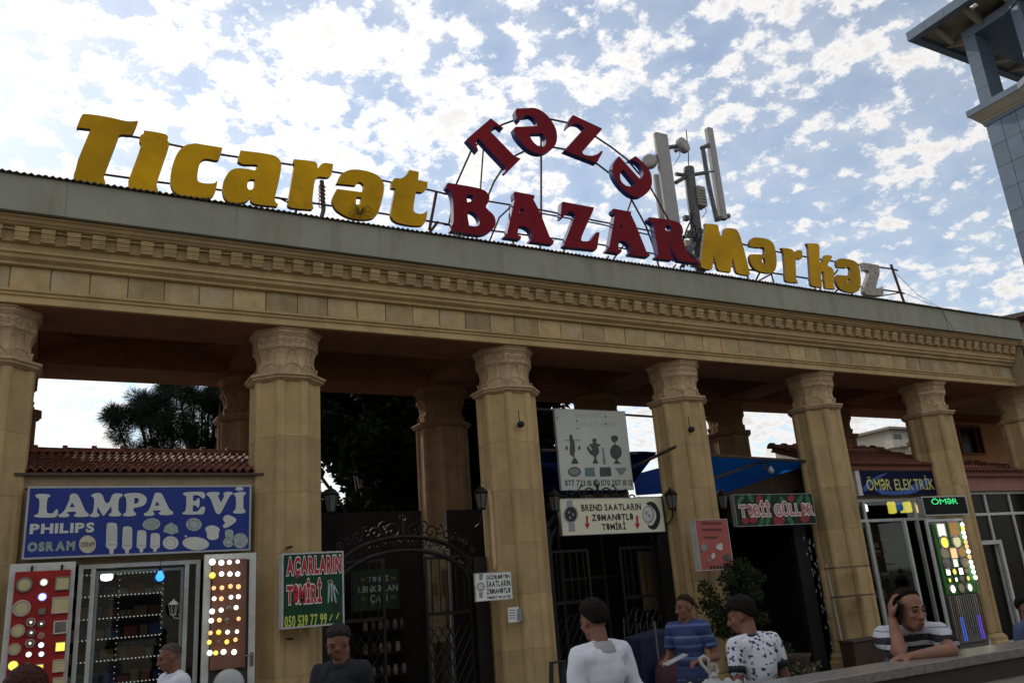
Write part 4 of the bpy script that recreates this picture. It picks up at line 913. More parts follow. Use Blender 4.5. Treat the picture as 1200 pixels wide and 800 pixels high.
prt([elp(660, 619, 80, 84)], Z1_, y_, PCR, sg, 'round_logo'); txt('OSRAM', 94.5, 634.5, 110.5, 640.5, SY-.005, PK, sg, .0)
def cfl(off, x0, x1, y0, y1):
    w = x1-x0; h = y1-y0
    prt([[(x0+w*.12, y0+10,1),(x0+w*.3, y0,1),(x1-w*.3,y0,1),(x1-w*.05,y0+12,1),(x1,y0+h*.35),(x1-w*.02,y0+h*.68),(x1,y0+h*.72),(x1-w*.1,y0+h*.82),(x1-w*.32,y0+h*.87),(x1-w*.36,y1,1),(x0+w*.36,y1,1),(x0+w*.32,y0+h*.87),(x0+w*.08,y0+h*.80),(x0,y0+h*.72),(x0+w*.04,y0+h*.68)]], off, y_, PR, sg, 'bulb_picture')
    prt([[(x0+w*.1, y0+h*.70),(x1-w*.08, y0+h*.70),(x1-w*.08, y0+h*.725),(x0+w*.1, y0+h*.725)]], off, y_-.002, PG2, sg, 'bulb_picture')
    k = 0
    while k < 7 and h > 240:
        yy = y0+h*(.12+.075*k); prt([[(x0+w*.12, yy+6),(x1-w*.02, yy),(x1-w*.02, yy+3),(x0+w*.12, yy+9)]], off, y_-.002, PGR, sg, 'bulb_picture'); k += 1
cfl(Z1_, 830, 940, 418, 705); cfl(Z1_, 982, 1080, 452, 705); cfl(Z2_, 78, 172, 487, 690); cfl(Z2_, 205, 300, 515, 685)
def disc(off, cx, cy, rx, ry, m, rings=(), rot=0):
    prt([elp(cx, cy, rx, ry, rot=rot)], off, y_, m, sg, 'lamp_picture')
    for i, (k, m2) in enumerate(rings): prt([elp(cx, cy, rx*k, ry*k, rot=rot)], off, y_-.0015*(i+1), m2, sg, 'lamp_picture')
disc(Z2_, 220, 430, 84, 56, PGR, ((.72, PG2), (.6, PGR), (.3, PG2), (.2, PGR)), -.1)
disc(Z2_, 400, 605, 74, 62, PR, ((.68, PG2), (.62, PR))); disc(Z2_, 617, 433, 74, 62, PGR, ((.7, PG2), (.55, PGR)))
disc(Z2_, 635, 612, 126, 62, PR, (), .08); disc(Z2_, 1052, 585, 72, 72, PGR); disc(Z2_, 942, 600, 52, 46, PGR, ((.5, PG2), (.3, PR))); disc(Z2_, 542, 544, 12, 9, PR)
prt([[(915,490,1),(980,490,1),(985,560),(915,560)]], Z2_, y_, PGR, sg, 'lamp_picture')
prt([[(725,470,1),(790,440,1),(860,475,1),(850,510,1),(845,560,1),(790,578,1),(745,560,1),(740,515,1)]], Z2_, y_, PR, sg, 'lamp_picture')
prt([[(890,380,1),(920,345,1),(960,350,1),(1015,385,1),(1000,415,1),(940,455,1),(900,465,1),(892,440,1),(910,420,1)]], Z2_, y_, PR, sg, 'lamp_picture')
prt([[(330,500),(345,450),(405,412),(465,450),(472,510),(440,515),(410,528),(375,515)]], Z2_, y_, PGR, sg, 'lamp_picture')

# --- key repair sign on column 2
KY = 11.02
GRN = mat('sign_green', (.006, .045, .018), .7, var=.2, scale=4)
kg, *_ = signbox('key_repair_sign', 'green box sign with red key repair lettering on the second column', (331,648), (402,645), (329,739), (404,729), KY, .16, GRN, mat('sign_white_frame', (.42, .42, .40), .5, var=.2, scale=12), .022)
RT_ = mat('print_red', (.42, .02, .035), .5, var=.06)
txt('A\u00c7ARLARIN', 336, 651.5, 399.5, 676.5, KY, RT_, kg, .045, out=PW, ow=.03)
txt('T\u018fM\u0130R\u0130', 336, 678, 376.5, 706.5, KY, RT_, kg, .045, out=PW, ow=.03)
YG = mat('print_yellow_green', (.50, .55, .10), .5)
txt('050 539 77 99', 333.5, 719.5, 383, 733, KY, YG, kg, .03)
K5 = (310, 560, 3.33)
for pts in ([(262,530),(266,530),(256,556),(252,556)], [(288,524),(292,524),(282,550),(278,550)]): prt([pts], K5, KY-.003, YG, kg, 'lettering')
prt([elp(256,404,11,9)], K5, KY-.003, PG2, kg, 'key_picture'); prt([elp(256,404,5,4)], K5, KY-.005, GRN, kg, 'key_picture')
for pts in ([(248,412),(256,412),(252,486),(246,486)], [(262,410),(268,410),(282,484),(276,486)], [(268,420),(274,416),(290,452),(284,448)], [(258,412),(263,412),(266,480),(260,480)]): prt([pts], K5, KY-.004, PGR, kg, 'key_picture')
prt([[(262,490),(276,484),(292,500),(290,512),(266,510)]], K5, KY-.003, BLACKM, kg, 'key_picture')
c = atY(333, 645, KY+.1); 
for (px, py) in ((339, 641), (340, 748)):
    c = atY(px, py, 11.22); MB().box(c.x-.02, c.x+.02, 11.12, 11.33, c.z-.012, c.z+.012).build('bracket', IRON, kg)

# --- tea sign deep in the gate
TYY = 12.9
tg, *_ = signbox('tea_sign', 'dark green tea shop sign with pale lettering behind the iron gate', (413,667), (468,665), (413,716), (468,713), TYY, .04, mat('dark_green_sign', (.012, .022, .014), .5), BLACKM, .012)
DIM = mat('print_dim', (.32, .34, .28), .6)
txt('T\u018fB\u0130\u0130', 430, 673, 455, 681, TYY, DIM, tg, .02); txt('L\u018fNK\u018fRAN', 420, 685, 466, 693, TYY, DIM, tg, .02); txt('\u00c7AYI', 434, 696, 454, 707, TYY, DIM, tg, .02)
for px, py in ((425, 679), (461, 677), (425, 701), (461, 699)): prt([elp(px, py, 3.6, 2.4, 8), ], (0, 0, 1), TYY-.003, mat('print_olive', (.10, .10, .02)), tg, 'leaf_picture')

# --- small watch sign + notice
WY = 11.2
wg, *_ = signbox('watch_repair_sign', 'small white watch repair sign mounted left of the third column', (555.5,671), (599,669), (558,704), (601,702), WY, .03, PW, mat('thin_grey_frame', (.35, .35, .34)), .008)
for s_, a_ in (('D\u00dcZ\u018fLM\u018fY\u018fN', (570, 672, 597, 678)), ('SAATLARIN', (570, 679.5, 598, 687)), ('Z\u018fMAN\u018fTL\u018f', (570, 688.5, 598, 695)), ('T\u018fM\u0130R\u0130 V\u018f SATI\u015eI', (570.5, 696.5, 598.5, 701.5))): txt(s_, *a_, WY, PK, wg, .03)
prt([elp(563.5, 687, 4.6, 5.2)], (0, 0, 1), WY-.003, PG2, wg, 'watch_picture'); prt([elp(563.5, 687, 3, 3.5)], (0, 0, 1), WY-.005, PR, wg, 'watch_picture')
for yy in (676, 697): prt([[(561.5, yy-4), (566, yy-4), (565.5, yy+3), (562, yy+3)]], (0, 0, 1), WY-.004, PG2, wg, 'watch_picture')
ng, *_ = signbox('paper_notice', 'small paper notice pasted on the third column', (595,711), (608,711), (596,729), (609,728), 11.315, .004, PW, PW, 0, cat='notice')
for i in range(4): prt([[(597, 714+i*3), (604, 714+i*3), (604, 715+i*3), (597, 715+i*3)]], (0, 0, 1), 11.312, PG2, ng, 'printed_line')
prt([[(606,713),(611,713),(613,727),(606,727)]], (0, 0, 1), 11.311, PG2, ng, 'picture')

# --- samovar sign
VY = 12.15
vg, *_ = signbox('samovar_sign', 'square white board with printed samovars and phone numbers hanging between columns three and four', (650,478), (732,482), (657,574), (743,574), VY, .05, mat('board_white', (.54, .55, .49), .45, var=.06, scale=1.5), mat('thin_grey_frame', ()), .008)
txt('077 723 10 10, 070 207 10 12', 662, 562, 741, 570, VY, PK, vg, .025)
V4 = (620, 460, 4.444)
G1 = mat('print_dark_grey', (.06, .075, .07), .5, var=.4, scale=30)
prt([[(218,215,1),(228,235,1),(236,255,1),(240,300,1),(236,330,1),(250,350),(258,370),(218,370),(226,350),(232,335,1),(214,320,1),(214,260,1),(210,235,1)]], V4, VY-.003, G1, vg, 'samovar_picture')
for q in ((196,287,6,12),(262,287,6,12)): prt([elp(*q, 8)], V4, VY-.003, G1, vg, 'samovar_picture')
for q in ((202,248,22,3),(252,248,22,3)): prt([elp(*q, 8)], V4, VY-.002, PG2, vg, 'samovar_picture')
prt([[(330,242,1),(352,242,1),(350,262,1),(372,270,1),(360,282),(365,310,1),(350,335,1),(362,368),(330,368),(340,335,1),(318,318,1),(300,282,1),(310,280,1),(325,300,1),(322,280),(312,270,1),(332,262,1)]], V4, VY-.003, G1, vg, 'samovar_picture')
prt([[(378,285),(390,288),(395,330),(402,372),(385,372),(384,330)]], V4, VY-.003, PG2, vg, 'samovar_picture')
prt([[(430,226,1),(460,226,1),(462,245,1),(448,265,1),(470,278,1),(482,300,1),(478,330,1),(462,348,1),(480,370),(438,370),(450,350,1),(430,335,1),(422,305,1),(430,280,1),(445,265,1),(430,248,1)]], V4, VY-.003, G1, vg, 'samovar_picture')
prt([elp(237,411,34,26)], V4, VY-.003, G1, vg, 'tray_picture'); prt([elp(237,411,27,19)], V4, VY-.005, PG2, vg, 'tray_picture')
prt([[(290,390),(340,388),(345,435),(292,435)]], V4, VY-.003, mat('print_teal', (.12, .20, .20), .5, var=.4, scale=40), vg, 'tray_picture')
prt([[(368,388),(425,386),(430,434),(370,436)]], V4, VY-.003, G1, vg, 'tray_picture'); prt([[(445,392),(505,388),(508,402),(480,432)]], V4, VY-.003, PG2, vg, 'tray_picture')
FAD = mat('print_faded', (.47, .475, .43), .5)
for y0, x0_, x1_ in ((484, 674, 709), (494, 676, 722)):       # faded, illegible strokes and the bolt heads
    x = x0_
    while x < x1_: prt([[(x, y0), (x+1.6, y0+.1), (x+1.9, y0+5.5), (x+.2, y0+5.4)]], (0, 0, 1), VY-.002, FAD, vg, 'faded_print'); x += rnd.uniform(2.6, 4.4)
for q in ((653, 489.5), (676, 493), (677, 502), (709.5, 488), (710, 496.5)): prt([elp(*q, .9, 1.0, 8)], (0, 0, 1), VY-.004, PK, vg, 'bolt')

# --- big watch sign
UY = 11.85
ug, *_ = signbox('watch_sign', 'wide cream watch repair sign with two printed wristwatches below the samovar board', (654,583), (775,583), (660,626), (780,624), UY, .08, mat('sign_cream', (.68, .66, .49), .45, var=.05), mat('alu_frame', ()), .01)
txt('BREND SAATLARIN', 681, 590, 751, 598, UY, PK, ug, .035); txt('Z\u018fMAN\u018fTL\u018f', 693, 601.5, 742, 609.5, UY, PK, ug, .035); txt('T\u018fM\u0130R\u0130', 705, 610.5, 733, 620.5, UY, PK, ug, .035)
for x in (299, 560): prt([[(x-3,640),(x+8,640),(x+9,680),(x+18,680),(x+6,710),(x-10,682),(x-1,680)]], V4, UY-.003, RT_, ug, 'arrow')
STL = mat('print_steel', (.30, .32, .33), .4, var=.3, scale=60)
prt([[(196,560),(224,558),(232,600),(236,680),(242,722),(208,724),(205,680),(194,600)]], V4, UY-.003, STL, ug, 'watch_picture')
prt([elp(218,632,38,46)], V4, UY-.005, STL, ug, 'watch_picture'); prt([elp(218,632,31,39)], V4, UY-.007, PK, ug, 'watch_picture')
for cx, cy in ((208,622),(230,634),(214,650)): prt([elp(cx,cy,6,8,10)], V4, UY-.009, PG2, ug, 'watch_picture')
prt([[(612,575,1),(645,568,1),(672,600,1),(684,650,1),(668,700,1),(645,712,1),(618,690,1),(640,690,1),(662,650,1),(655,610,1),(630,590,1)]], V4, UY-.003, PK, ug, 'watch_picture')
prt([elp(622,632,32,48)], V4, UY-.005, STL, ug, 'watch_picture'); prt([elp(619,632,24,38)], V4, UY-.007, PR, ug, 'watch_picture')
for cx, cy in ((612,625),(626,640)): prt([elp(cx,cy,6,9,10)], V4, UY-.009, PG2, ug, 'watch_picture')

# --- red poster box on column 4
PY = 10.98
pg_, *_ = signbox('red_poster_box', 'faded red poster box on the fourth column above the bush', (813,608), (852,608), (822,668), (860,667), PY, .14, mat('poster_red', (.36, .09, .075), .6, var=.15, scale=6), mat('poster_white_edge', (.45, .42, .38), .6), .012)
P4 = (800, 600, 4)
for y0 in (45, 75, 112):
    x = 88+(y0-45)*.2
    while x < 175+(y0-45)*.25-(30 if y0 == 112 else 0):
        w_ = rnd.uniform(5, 9); prt([[(x, y0), (x+w_, y0), (x+w_+1.5, y0+10), (x+1.5, y0+10)]], P4, PY-.009, mat('poster_print', (.13, .04, .04), .6), pg_, 'printed_line'); x += w_+rnd.uniform(2, 4)
for cx, cy, r, m_ in ((100,165,20,PG2),(173,160,18,PR),(207,210,20,G1),(143,205,14,PR),(125,225,10,PG2)):
    pts = [(cx+r*rnd.uniform(.45, 1.0)*math.cos(i*math.pi/5.5), cy+r*rnd.uniform(.5, 1.2)*math.sin(i*math.pi/5.5), 1) for i in range(11)]
    prt([pts], P4, PY-.009, m_, pg_, 'picture')
for x in range(130, 232, 15): prt([[(x, 250), (x+8, 250), (x+9, 264), (x+1, 264)]], P4, PY-.009, PK, pg_, 'lettering')

# --- flower shop sign
FY = 11.62
fg, *_ = signbox('flower_shop_sign', 'flower shop sign with pink white-edged letters over printed roses and leaves', (859,580), (952,577), (864,617), (956,613), FY, .10, mat('rose_sign_green', (.006, .022, .01), .7, var=.5, scale=14), mat('alu_frame', ()), .008)
ROSE = mat('print_rose', (.26, .015, .02), .5, var=.5, scale=16); ROLF = mat('print_leaf', (.02, .13, .05), .5, var=.5, scale=20)
Q5 = (780, 480, 5.333)
for cx, cy, r in ((585,560,26),(785,552,24),(550,680,30),(710,680,42),(870,670,34),(500,690,25),(640,600,22),(900,640,22)):
    prt([[(cx-r*.8,cy,1),(cx-r*.35,cy-r*.8,1),(cx,cy-r*1.1,1),(cx+r*.4,cy-r*.8,1),(cx+r*.85,cy,1),(cx+r*.5,cy+r*.8,1),(cx,cy+r,1),(cx-r*.6,cy+r*.7,1)]], Q5, FY-.002, ROSE, fg, 'rose_picture')
for cx, cy, a_ in ((470,560,.6),(530,550,-.5),(640,560,.3),(730,570,-.4),(840,560,.5),(890,560,-.3),(640,690,.2),(780,690,-.6),(600,700,.4)):
    prt([elp(cx, cy, 14, 34, 10, a_)], Q5, FY-.003, ROLF, fg, 'leaf_picture')
PKL = mat('print_pink', (.42, .17, .17), .5, var=.15)
txt('T\u018fB\u0130\u0130 G\u00dcLL\u018fR', 866, 586, 953, 604.5, FY-.004, PKL, fg, .035, out=PW, ow=.03)

# --- omer elektrik sign and LED sign
OY_ = 11.66
og, ox0, ox1, oz0, oz1 = signbox('electric_shop_sign', 'dark blue electric shop sign with yellow lettering between the fifth and sixth columns', (1007,552), (1096,551), (1012,581), (1101,578), OY_, .10, mat('sign_dark_blue', (.004, .008, .035), .7, spec=.1), BLACKM, .01)
for pts in ([(250,500,1),(350,520,1),(450,500,1),(560,440,1),(610,450,1),(520,520,1),(420,545,1),(300,540,1)], [(170,500,1),(230,440,1),(330,400,1),(300,420,1),(240,460,1),(190,520,1)]):
    prt([pts], (980, 480, 5.4545), OY_-.002, mat('print_blue_glow', (.01, .06, .30), .4, var=.5, scale=5), og, 'swirl_print')
txt('\u00d6M\u018fR ELEKTR\u0130K', 1015, 556.5, 1094, 574, OY_-.002, mat('print_yellow', (.52, .50, .14), .5), og, .012)
c0 = atY(1001, 552, OY_); c1 = atY(1008, 581, OY_); og2 = boxo('side_panel', PR, og, c0.x+.02, ox0-.004, OY_+.001, OY_+.08, oz0, oz1)
EY_ = 11.05
eg, ex0, ex1, ez0, ez1 = signbox('led_sign', 'small black sign with green lit letters in front of the sixth column', (1079,583), (1131,579), (1085,606), (1135,601), EY_, .12, mat('led_black', (.008, .011, .010), .6, spec=.1), mat('alu_frame', ()), .022)
txt('\u00d6M\u018fR', 1091, 582.5, 1122, 590.5, EY_-.001, mat('lit_green', (.1, .8, .3), emit=(.05, .85, .25), estr=.8), eg, .0)
# --- faded pink fascia
bx_a = atY(1134, 560, 11.7).x
pf = thing('faded_shop_fascia', 'faded pink blank shop fascia under the tiled roof at the far right', 'sign', (bx_a+2, 11.7, 3.2))
z1_ = atY(1140, 553, 11.7).z; z0_ = atY(1140, 575, 11.7).z
boxo('panel', mat('faded_pink', (.30, .13, .10), .7, var=.3, scale=3, stain=(.22, .12, .09, 4)), pf, bx_a-.2, bx_a+3.6, 11.7, 11.78, z0_, z1_-.01)

# ================================================================== GATES in bays 2-3 and 3-4
GL = mat('lantern_glass', (.10, .105, .09), .15, var=.2)
def scroll2d(c, r, turns, a0, sgn, n=20):
    return [(c[0]+r*(1-.85*k/n)*math.cos(a0+sgn*turns*2*math.pi*k/n), c[1]+r*(1-.85*k/n)*math.sin(a0+sgn*turns*2*math.pi*k/n)) for k in range(n+1)]
def gate(x0, x1, Y, lab, ztop):
    t = thing('iron_gate', lab, 'gate', ((x0+x1)/2, Y, GZ)); w = x1-x0; xc = (x0+x1)/2
    for x in (x0, x1-.22): boxo('gate_post', IRON, t, x, x+.22, Y-.1, Y+.12, GZ, ztop-.55)
    arch = lambda z0, hgt, k=1.0: [(xc+(w/2-.24)*k*math.cos(a), Y, z0+hgt*math.sin(a)) for a in np.linspace(math.pi*.02, math.pi*.98, 24)]
    MB().tube(arch(ztop-.75, .55), .035, 6).build('arch_bar', IRON, t); MB().tube(arch(ztop-.95, .55, .985), .035, 6).build('arch_bar', IRON, t)
    mb = MB()
    for k in range(9):
        x = xc+(k-4)*w*.095; z = ztop-.95+.55*math.sqrt(max(0, 1-((x-xc)/(w/2-.24))**2))
        for sg_ in (-1, 1):
            MB().tube([(p[0], Y, p[1]) for p in scroll2d((x+sg_*.06, z+.14), .06, 1.3, -math.pi/2, sg_)], .011, 5).build('scroll', IRON, t)
    for k in (-1, 1):
        for j, r in enumerate((.16, .12, .10, .07)):
            MB().tube([(p[0], Y, p[1]) for p in scroll2d((xc+k*(.16+.27*j), ztop-.12-.02*j*j), r, 1.4, -math.pi/2, k)], .014, 5).build('scroll', IRON, t)
            MB().tube([(p[0], Y, p[1]) for p in scroll2d((xc+k*(.30+.27*j), ztop-.08-.04*j*j), r*.7, 1.2, math.pi/2, -k)], .012, 5).build('scroll', IRON, t)
    m2 = MB().tube([(xc, Y, ztop-.25), (xc, Y, ztop+.02)], .02, 6)
    for a, s_ in ((.0, .15), (-.5, .13), (.5, .13)): m2.tube([(xc, Y, ztop), (xc+math.sin(a)*s_*.8, Y, ztop+s_*.5), (xc+math.sin(a)*s_*.6, Y, ztop+s_)], .018, 6, .006)
    m2.build('finial', IRON, t)
    # leaves stand open: diamond lattice low, bars above
    for sgx, xa in ((1, x0+.24), (-1, x1-.24-.75)):
        lf = frame('gate_leaf', IRON, t, xa, xa+.75, GZ+.08, 2.35, Y, .045, .04)
        mb = MB()
        for k in range(5): mb.tube([(xa+.12+.13*k, Y+.02, 1.55), (xa+.12+.13*k, Y+.02, 2.3)], .011, 5)
        n = 6
        for k in range(-n*2, 8):
            a = Vector((xa+k*.13, Y+.012, GZ+.1)); b = a+Vector((1.35*.6, 0, 1.35)); 
            for (p, q) in ((a, b), (Vector((2*xa+.75-a.x, Y+.028, a.z)), Vector((2*xa+.75-b.x, Y+.028, b.z)))):
                # clip to the leaf
                t0, t1 = 0, 1; dx = q.x-p.x
                lo, hi = sorted((((xa+.03)-p.x)/dx, ((xa+.72)-p.x)/dx)); t0 = max(0, lo); t1 = min(1, hi)
                if t1 > t0: mb.tube([p.lerp(q, t0), p.lerp(q, t1)], .010, 4)
        mb.box(xa+.04, xa+.71, Y, Y+.04, 1.50, 1.55)
        mb.build('lattice', IRON, lf)
    return t
gate(COLX[1]+.5, COLX[2]-.5, 11.95, 'black iron gate with scrolled arch between the second and third columns', 2.85)
gate(COLX[2]+.5, COLX[3]-.5, 12.02, 'black iron gate with trefoil finial behind the watch sign between the third and fourth columns', 3.36)
for (px, py, Y, k, lab) in ((388,590,11.62,1,'dim street lantern beside the second column on its right'),(564,587,11.62,1,'dim street lantern beside the third column on its left'),(650,590,11.68,1,'dim lantern half hidden behind the left end of the wide watch sign'),(787,588,11.68,1,'dim lantern between the wide watch sign and the fourth column'),(847,588,11.72,1,'dim lantern hanging left of the rose printed flower shop sign')):
    c = atY(px, py, Y); wall_lantern('street_lantern', c, .21, lab, IRON, GL, arm=[(0, 0, -.6), (0, .1, -1.2), (0, .6, -1.6), (0, 1.2, -1.7)])

# ---- passage behind gate 2-3: back fronts painted near-black as shade, glass door, shelves of jars
a_p = atY(497, 650, 13.45).x
pas = thing('tea_shop', 'dark tea shop front with a glass door in the passage behind the second gate', 'shop', (4.7, 13.6, GZ))
boxo('wall', DARKIN, pas, COLX[1]-.3, a_p, 13.5, 13.6, GZ, 3.2)
a = atY(497, 650, 13.45).x; b = atY(527, 650, 13.45).x
frame('door', mat('steel_door_frame', (.20, .21, .21), .35, metal=.5), pas, a, b, GZ, atY(510, 640, 13.45).z, 13.42, .05, .05, bars=(2.45, 1.2)); boxo('door_glass', glass('door_glass', alpha=.05), pas, a+.05, b-.05, 13.45, 13.456, GZ+.05, 2.9)
boxo('door_poster', mat('poster_cream', (.20, .17, .11), .6, var=.3, scale=9), pas, atY(506, 690, 13.4).x, atY(521, 690, 13.4).x, 13.405, 13.41, atY(512, 752, 13.4).z, atY(512, 698, 13.4).z)
boxo('wall', DARKIN, pas, b, COLX[2]+.29, 13.5, 13.6, GZ, 3.2)
boxo('floor', mat('polished_floor', (.10, .10, .11), .15), pas, COLX[1], COLX[2], 12.3, 13.4, GZ, GZ+.02)
jar = MB().lathe([(.035, 0), (.045, .01), (.045, .10), (.03, .125), (.03, .15)], 10).mesh('jar', True); jar.materials.append(mat('dark_jar', (.13, .12, .10), .25, var=.4, rand=.5))
for r, py in enumerate((738, 765, 792, 820)):
    z = atY(440, py, 13.3).z; boxo('shelf', DARKIN, pas, atY(425, 750, 13.3).x, atY(475, 750, 13.3).x, 13.2, 13.45, z-.03, z)
    x = atY(427, 750, 13.3).x
    while x < atY(473, 750, 13.3).x: inst(jar, 'jar', pas, (x, 13.26, z+.001)); x += rnd.uniform(.105, .15)
# dark back of gate 3-4 : shop front with frames, cardboard, trolley
pb_ = thing('dim_shop_front', 'dim shop front with dark glazed frames behind the cream watch sign', 'shop', (8.3, 13.7, GZ))
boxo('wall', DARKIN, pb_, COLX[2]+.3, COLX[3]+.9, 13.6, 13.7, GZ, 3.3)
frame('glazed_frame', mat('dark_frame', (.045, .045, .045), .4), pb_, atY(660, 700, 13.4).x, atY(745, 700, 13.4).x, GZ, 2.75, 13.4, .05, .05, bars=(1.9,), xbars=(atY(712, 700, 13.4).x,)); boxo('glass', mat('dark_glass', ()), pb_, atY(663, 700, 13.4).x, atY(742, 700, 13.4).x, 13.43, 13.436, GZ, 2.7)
c0 = atY(748, 646, 12.5); c1 = atY(776, 713, 12.5)
o = boxo('cardboard_sheet', mat('cardboard', (.17, .11, .055), .85, var=.12), None, c0.x, c1.x, 12.5, 12.53, c1.z, c0.z, bevel=.004); tag(o, 'plain brown cardboard sheet hanging in the gate behind the striped shirt man', 'cardboard')
# poles / furled goods standing
tp = thing('bundle_of_poles', 'bundle of thin metal poles leaning in the gateway beside the man in the striped shirt', 'poles', (8.6, 12.2, GZ))
for px in (734, 747, 752, 759, 768, 778):
    a = atY(px, 800, 12.2); b = atY(px+rnd.uniform(-5, 0), 715+rnd.uniform(0, 15), 12.3); MB().tube([(a.x, a.y, GZ), b], .012, 6).build('pole', mat('thin_alu', (.16, .17, .18), .4, metal=.5), tp)
cart = thing('shopping_trolley', 'blue and maroon covered trolley with a silver rod near the striped shirt man', 'trolley', atY(765, 770, 9.4))
c = atY(765, 775, 9.4)
MB().loft([[(c.x-.28, 9.2, GZ+.25), (c.x+.25, 9.2, GZ+.25), (c.x+.25, 9.6, GZ+.25), (c.x-.28, 9.6, GZ+.25)], [(c.x-.31, 9.18, .7), (c.x+.28, 9.15, .7), (c.x+.28, 9.65, .7), (c.x-.31, 9.62, .7)], [(c.x-.30, 9.2, 1.06), (c.x+.24, 9.2, 1.14), (c.x+.24, 9.6, 1.14), (c.x-.30, 9.6, 1.06)]]).build('blue_cover', mat('blue_nylon', (.003, .009, .034), .7, var=.5, scale=6, bump=.5, bscale=9), cart, bevel=.03)
MB().tube([(c.x-.1, 9.14, GZ+.2), (c.x-.1, 9.14, 1.25)], .012, 6).build('rod', CHR, cart)
c2 = atY(785, 785, 9.0)
MB().ell((c2.x, 9.0, c2.z-.1), (.22, .16, .30), 14, 9).build('maroon_bag', mat('maroon_cloth', (.05, .018, .025), .8, var=.5, scale=7), cart, smooth=True)
for x in (c.x-.35, c.x+.2): MB().lathe([(.01, -.02), (.11, -.02), (.12, 0), (.11, .02), (.01, .02)], 14, (x, 9.3, GZ+.125), 'X').build('wheel', BLACKM, cart)

# ---- bay 3-4 and 4-5 tarps
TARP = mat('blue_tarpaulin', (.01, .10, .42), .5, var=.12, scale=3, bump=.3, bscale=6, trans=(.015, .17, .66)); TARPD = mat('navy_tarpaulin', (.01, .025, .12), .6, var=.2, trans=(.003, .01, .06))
def tarp(name, lab, quad, m, frame_pts, thick=.006):
    t = thing(name, lab, 'awning', quad[0]); n = 9; V = []
    for i in range(n+1):
        for j in range(n+1):
            u_, v_ = i/n, j/n; p = quad[0]*(1-u_)*(1-v_)+quad[1]*u_*(1-v_)+quad[2]*u_*v_+quad[3]*(1-u_)*v_
            V.append(p+Vector((0, 0, -.10*math.sin(math.pi*u_)*math.sin(math.pi*v_)+.02*math.sin(9*u_))))
    Fs = [(i*(n+1)+j, (i+1)*(n+1)+j, (i+1)*(n+1)+j+1, i*(n+1)+j+1) for i in range(n) for j in range(n)]
    MB().add(V, Fs).build('sheet', m, t, smooth=True)
    for a, b, r in frame_pts: MB().tube([a, b], r, 6).build('frame_bar', RUST, t)
    return t
A_, B_ = atY(826, 533, 11.9), atY(972, 542, 11.9); C_, D_ = atY(940, 548, 14.0), atY(820, 577, 13.9)
C_ = Vector((B_.x+.2, 13.9, D_.z))
tarp('blue_awning', 'bright blue tarpaulin awning over the flower stall between the fourth and fifth columns', [A_, B_, C_, D_], TARP, ((A_+Vector((-.2, -.02, 0)), B_+Vector((.1, -.02, 0)), .03), (D_, C_, .03), (atY(832, 562, 12.2), atY(900, 538, 12.0), .03), (atY(893, 540, 12.0), atY(897, 550, 12.0), .03)))
boxo('awning_gable', mat('dark_brown_board', (.05, .03, .02), .8, var=.3), bpy.data.objects['blue_awning'], 0, .01, 12, 12.01, 3, 3.01)
bpy.data.objects.remove(bpy.data.objects['awning_gable'])
gp = [atY(*q, 12.3) for q in ((852,577),(946,545),(1000,545),(1000,612),(852,612))]
MB().prism(gp, [p+Vector((0, .04, 0)) for p in gp]).build('dark_gable_board', mat('dark_brown_board', ()), bpy.data.objects['blue_awning'])
bulb(903.5, 551, 11.86, .062, mat('clear_bulb', (.30, .33, .33), .1, var=.2), 'large unlit clear bulb hanging under the blue awning of the flower stall', .04)
A_, B_ = atY(634, 528, 12.2), atY(770, 530, 12.2); D_ = Vector((A_.x, 13.6, atY(640, 580, 13.6).z)); C_ = Vector((B_.x+.2, 13.6, D_.z+.0))
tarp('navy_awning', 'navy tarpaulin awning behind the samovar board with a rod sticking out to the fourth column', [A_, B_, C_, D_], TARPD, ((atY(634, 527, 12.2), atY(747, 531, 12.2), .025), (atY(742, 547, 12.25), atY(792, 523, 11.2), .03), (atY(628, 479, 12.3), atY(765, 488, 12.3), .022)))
q = [atY(*p_, 13.2) for p_ in ((742,556),(772,548),(776,578),(746,580))]
o = MB().prism(q, [p_+Vector((0, .02, 0)) for p_ in q]).build('blue_flap', TARP); tag(o, 'small bright blue tarpaulin flap right of the samovar board', 'awning flap')

# ---- bay 4-5 flower stall
fs_ = thing('flower_stall', 'very dark flower stall interior under the rose printed sign', 'shop', (11.9, 13.5, GZ))
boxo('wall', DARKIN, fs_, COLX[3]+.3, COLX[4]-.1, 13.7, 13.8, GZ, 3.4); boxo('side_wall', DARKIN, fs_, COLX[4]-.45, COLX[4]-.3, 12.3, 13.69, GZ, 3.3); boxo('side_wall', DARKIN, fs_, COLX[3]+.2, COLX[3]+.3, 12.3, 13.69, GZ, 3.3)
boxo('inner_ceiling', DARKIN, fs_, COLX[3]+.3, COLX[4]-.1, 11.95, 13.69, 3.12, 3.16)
boxo('shop_post', BLACKM, fs_, COLX[4]-.95, COLX[4]-.62, 12.0, 12.1, GZ, 3.1)
gd = thing('hanging_garland', 'twisted pale garland hanging at the right side of the flower stall', 'garland', atY(945, 630, 11.7))
mb = MB()
for i in range(44):
    t_ = i/43; px = 946+t_*34; py = 630+t_*132; c = atY(px, py, 11.7)
    mb.ell((c.x+.055*math.sin(i*.9)+(.04 if i % 2 else -.04), 11.7+.05*math.cos(i*.9), c.z), (.014, .012, .034), 6, 5)
mb.build('flakes', mat('garland_white', (.19, .20, .21), .5, var=.3), gd); MB().tube([atY(946, 630, 11.7), atY(980, 762, 11.7)], .006, 4).build('string', BLACKM, gd)
rk = thing('metal_shelf_rack', 'narrow metal rack with two small shelves fixed to the fifth column', 'shelf', atY(985, 750, 11.3))
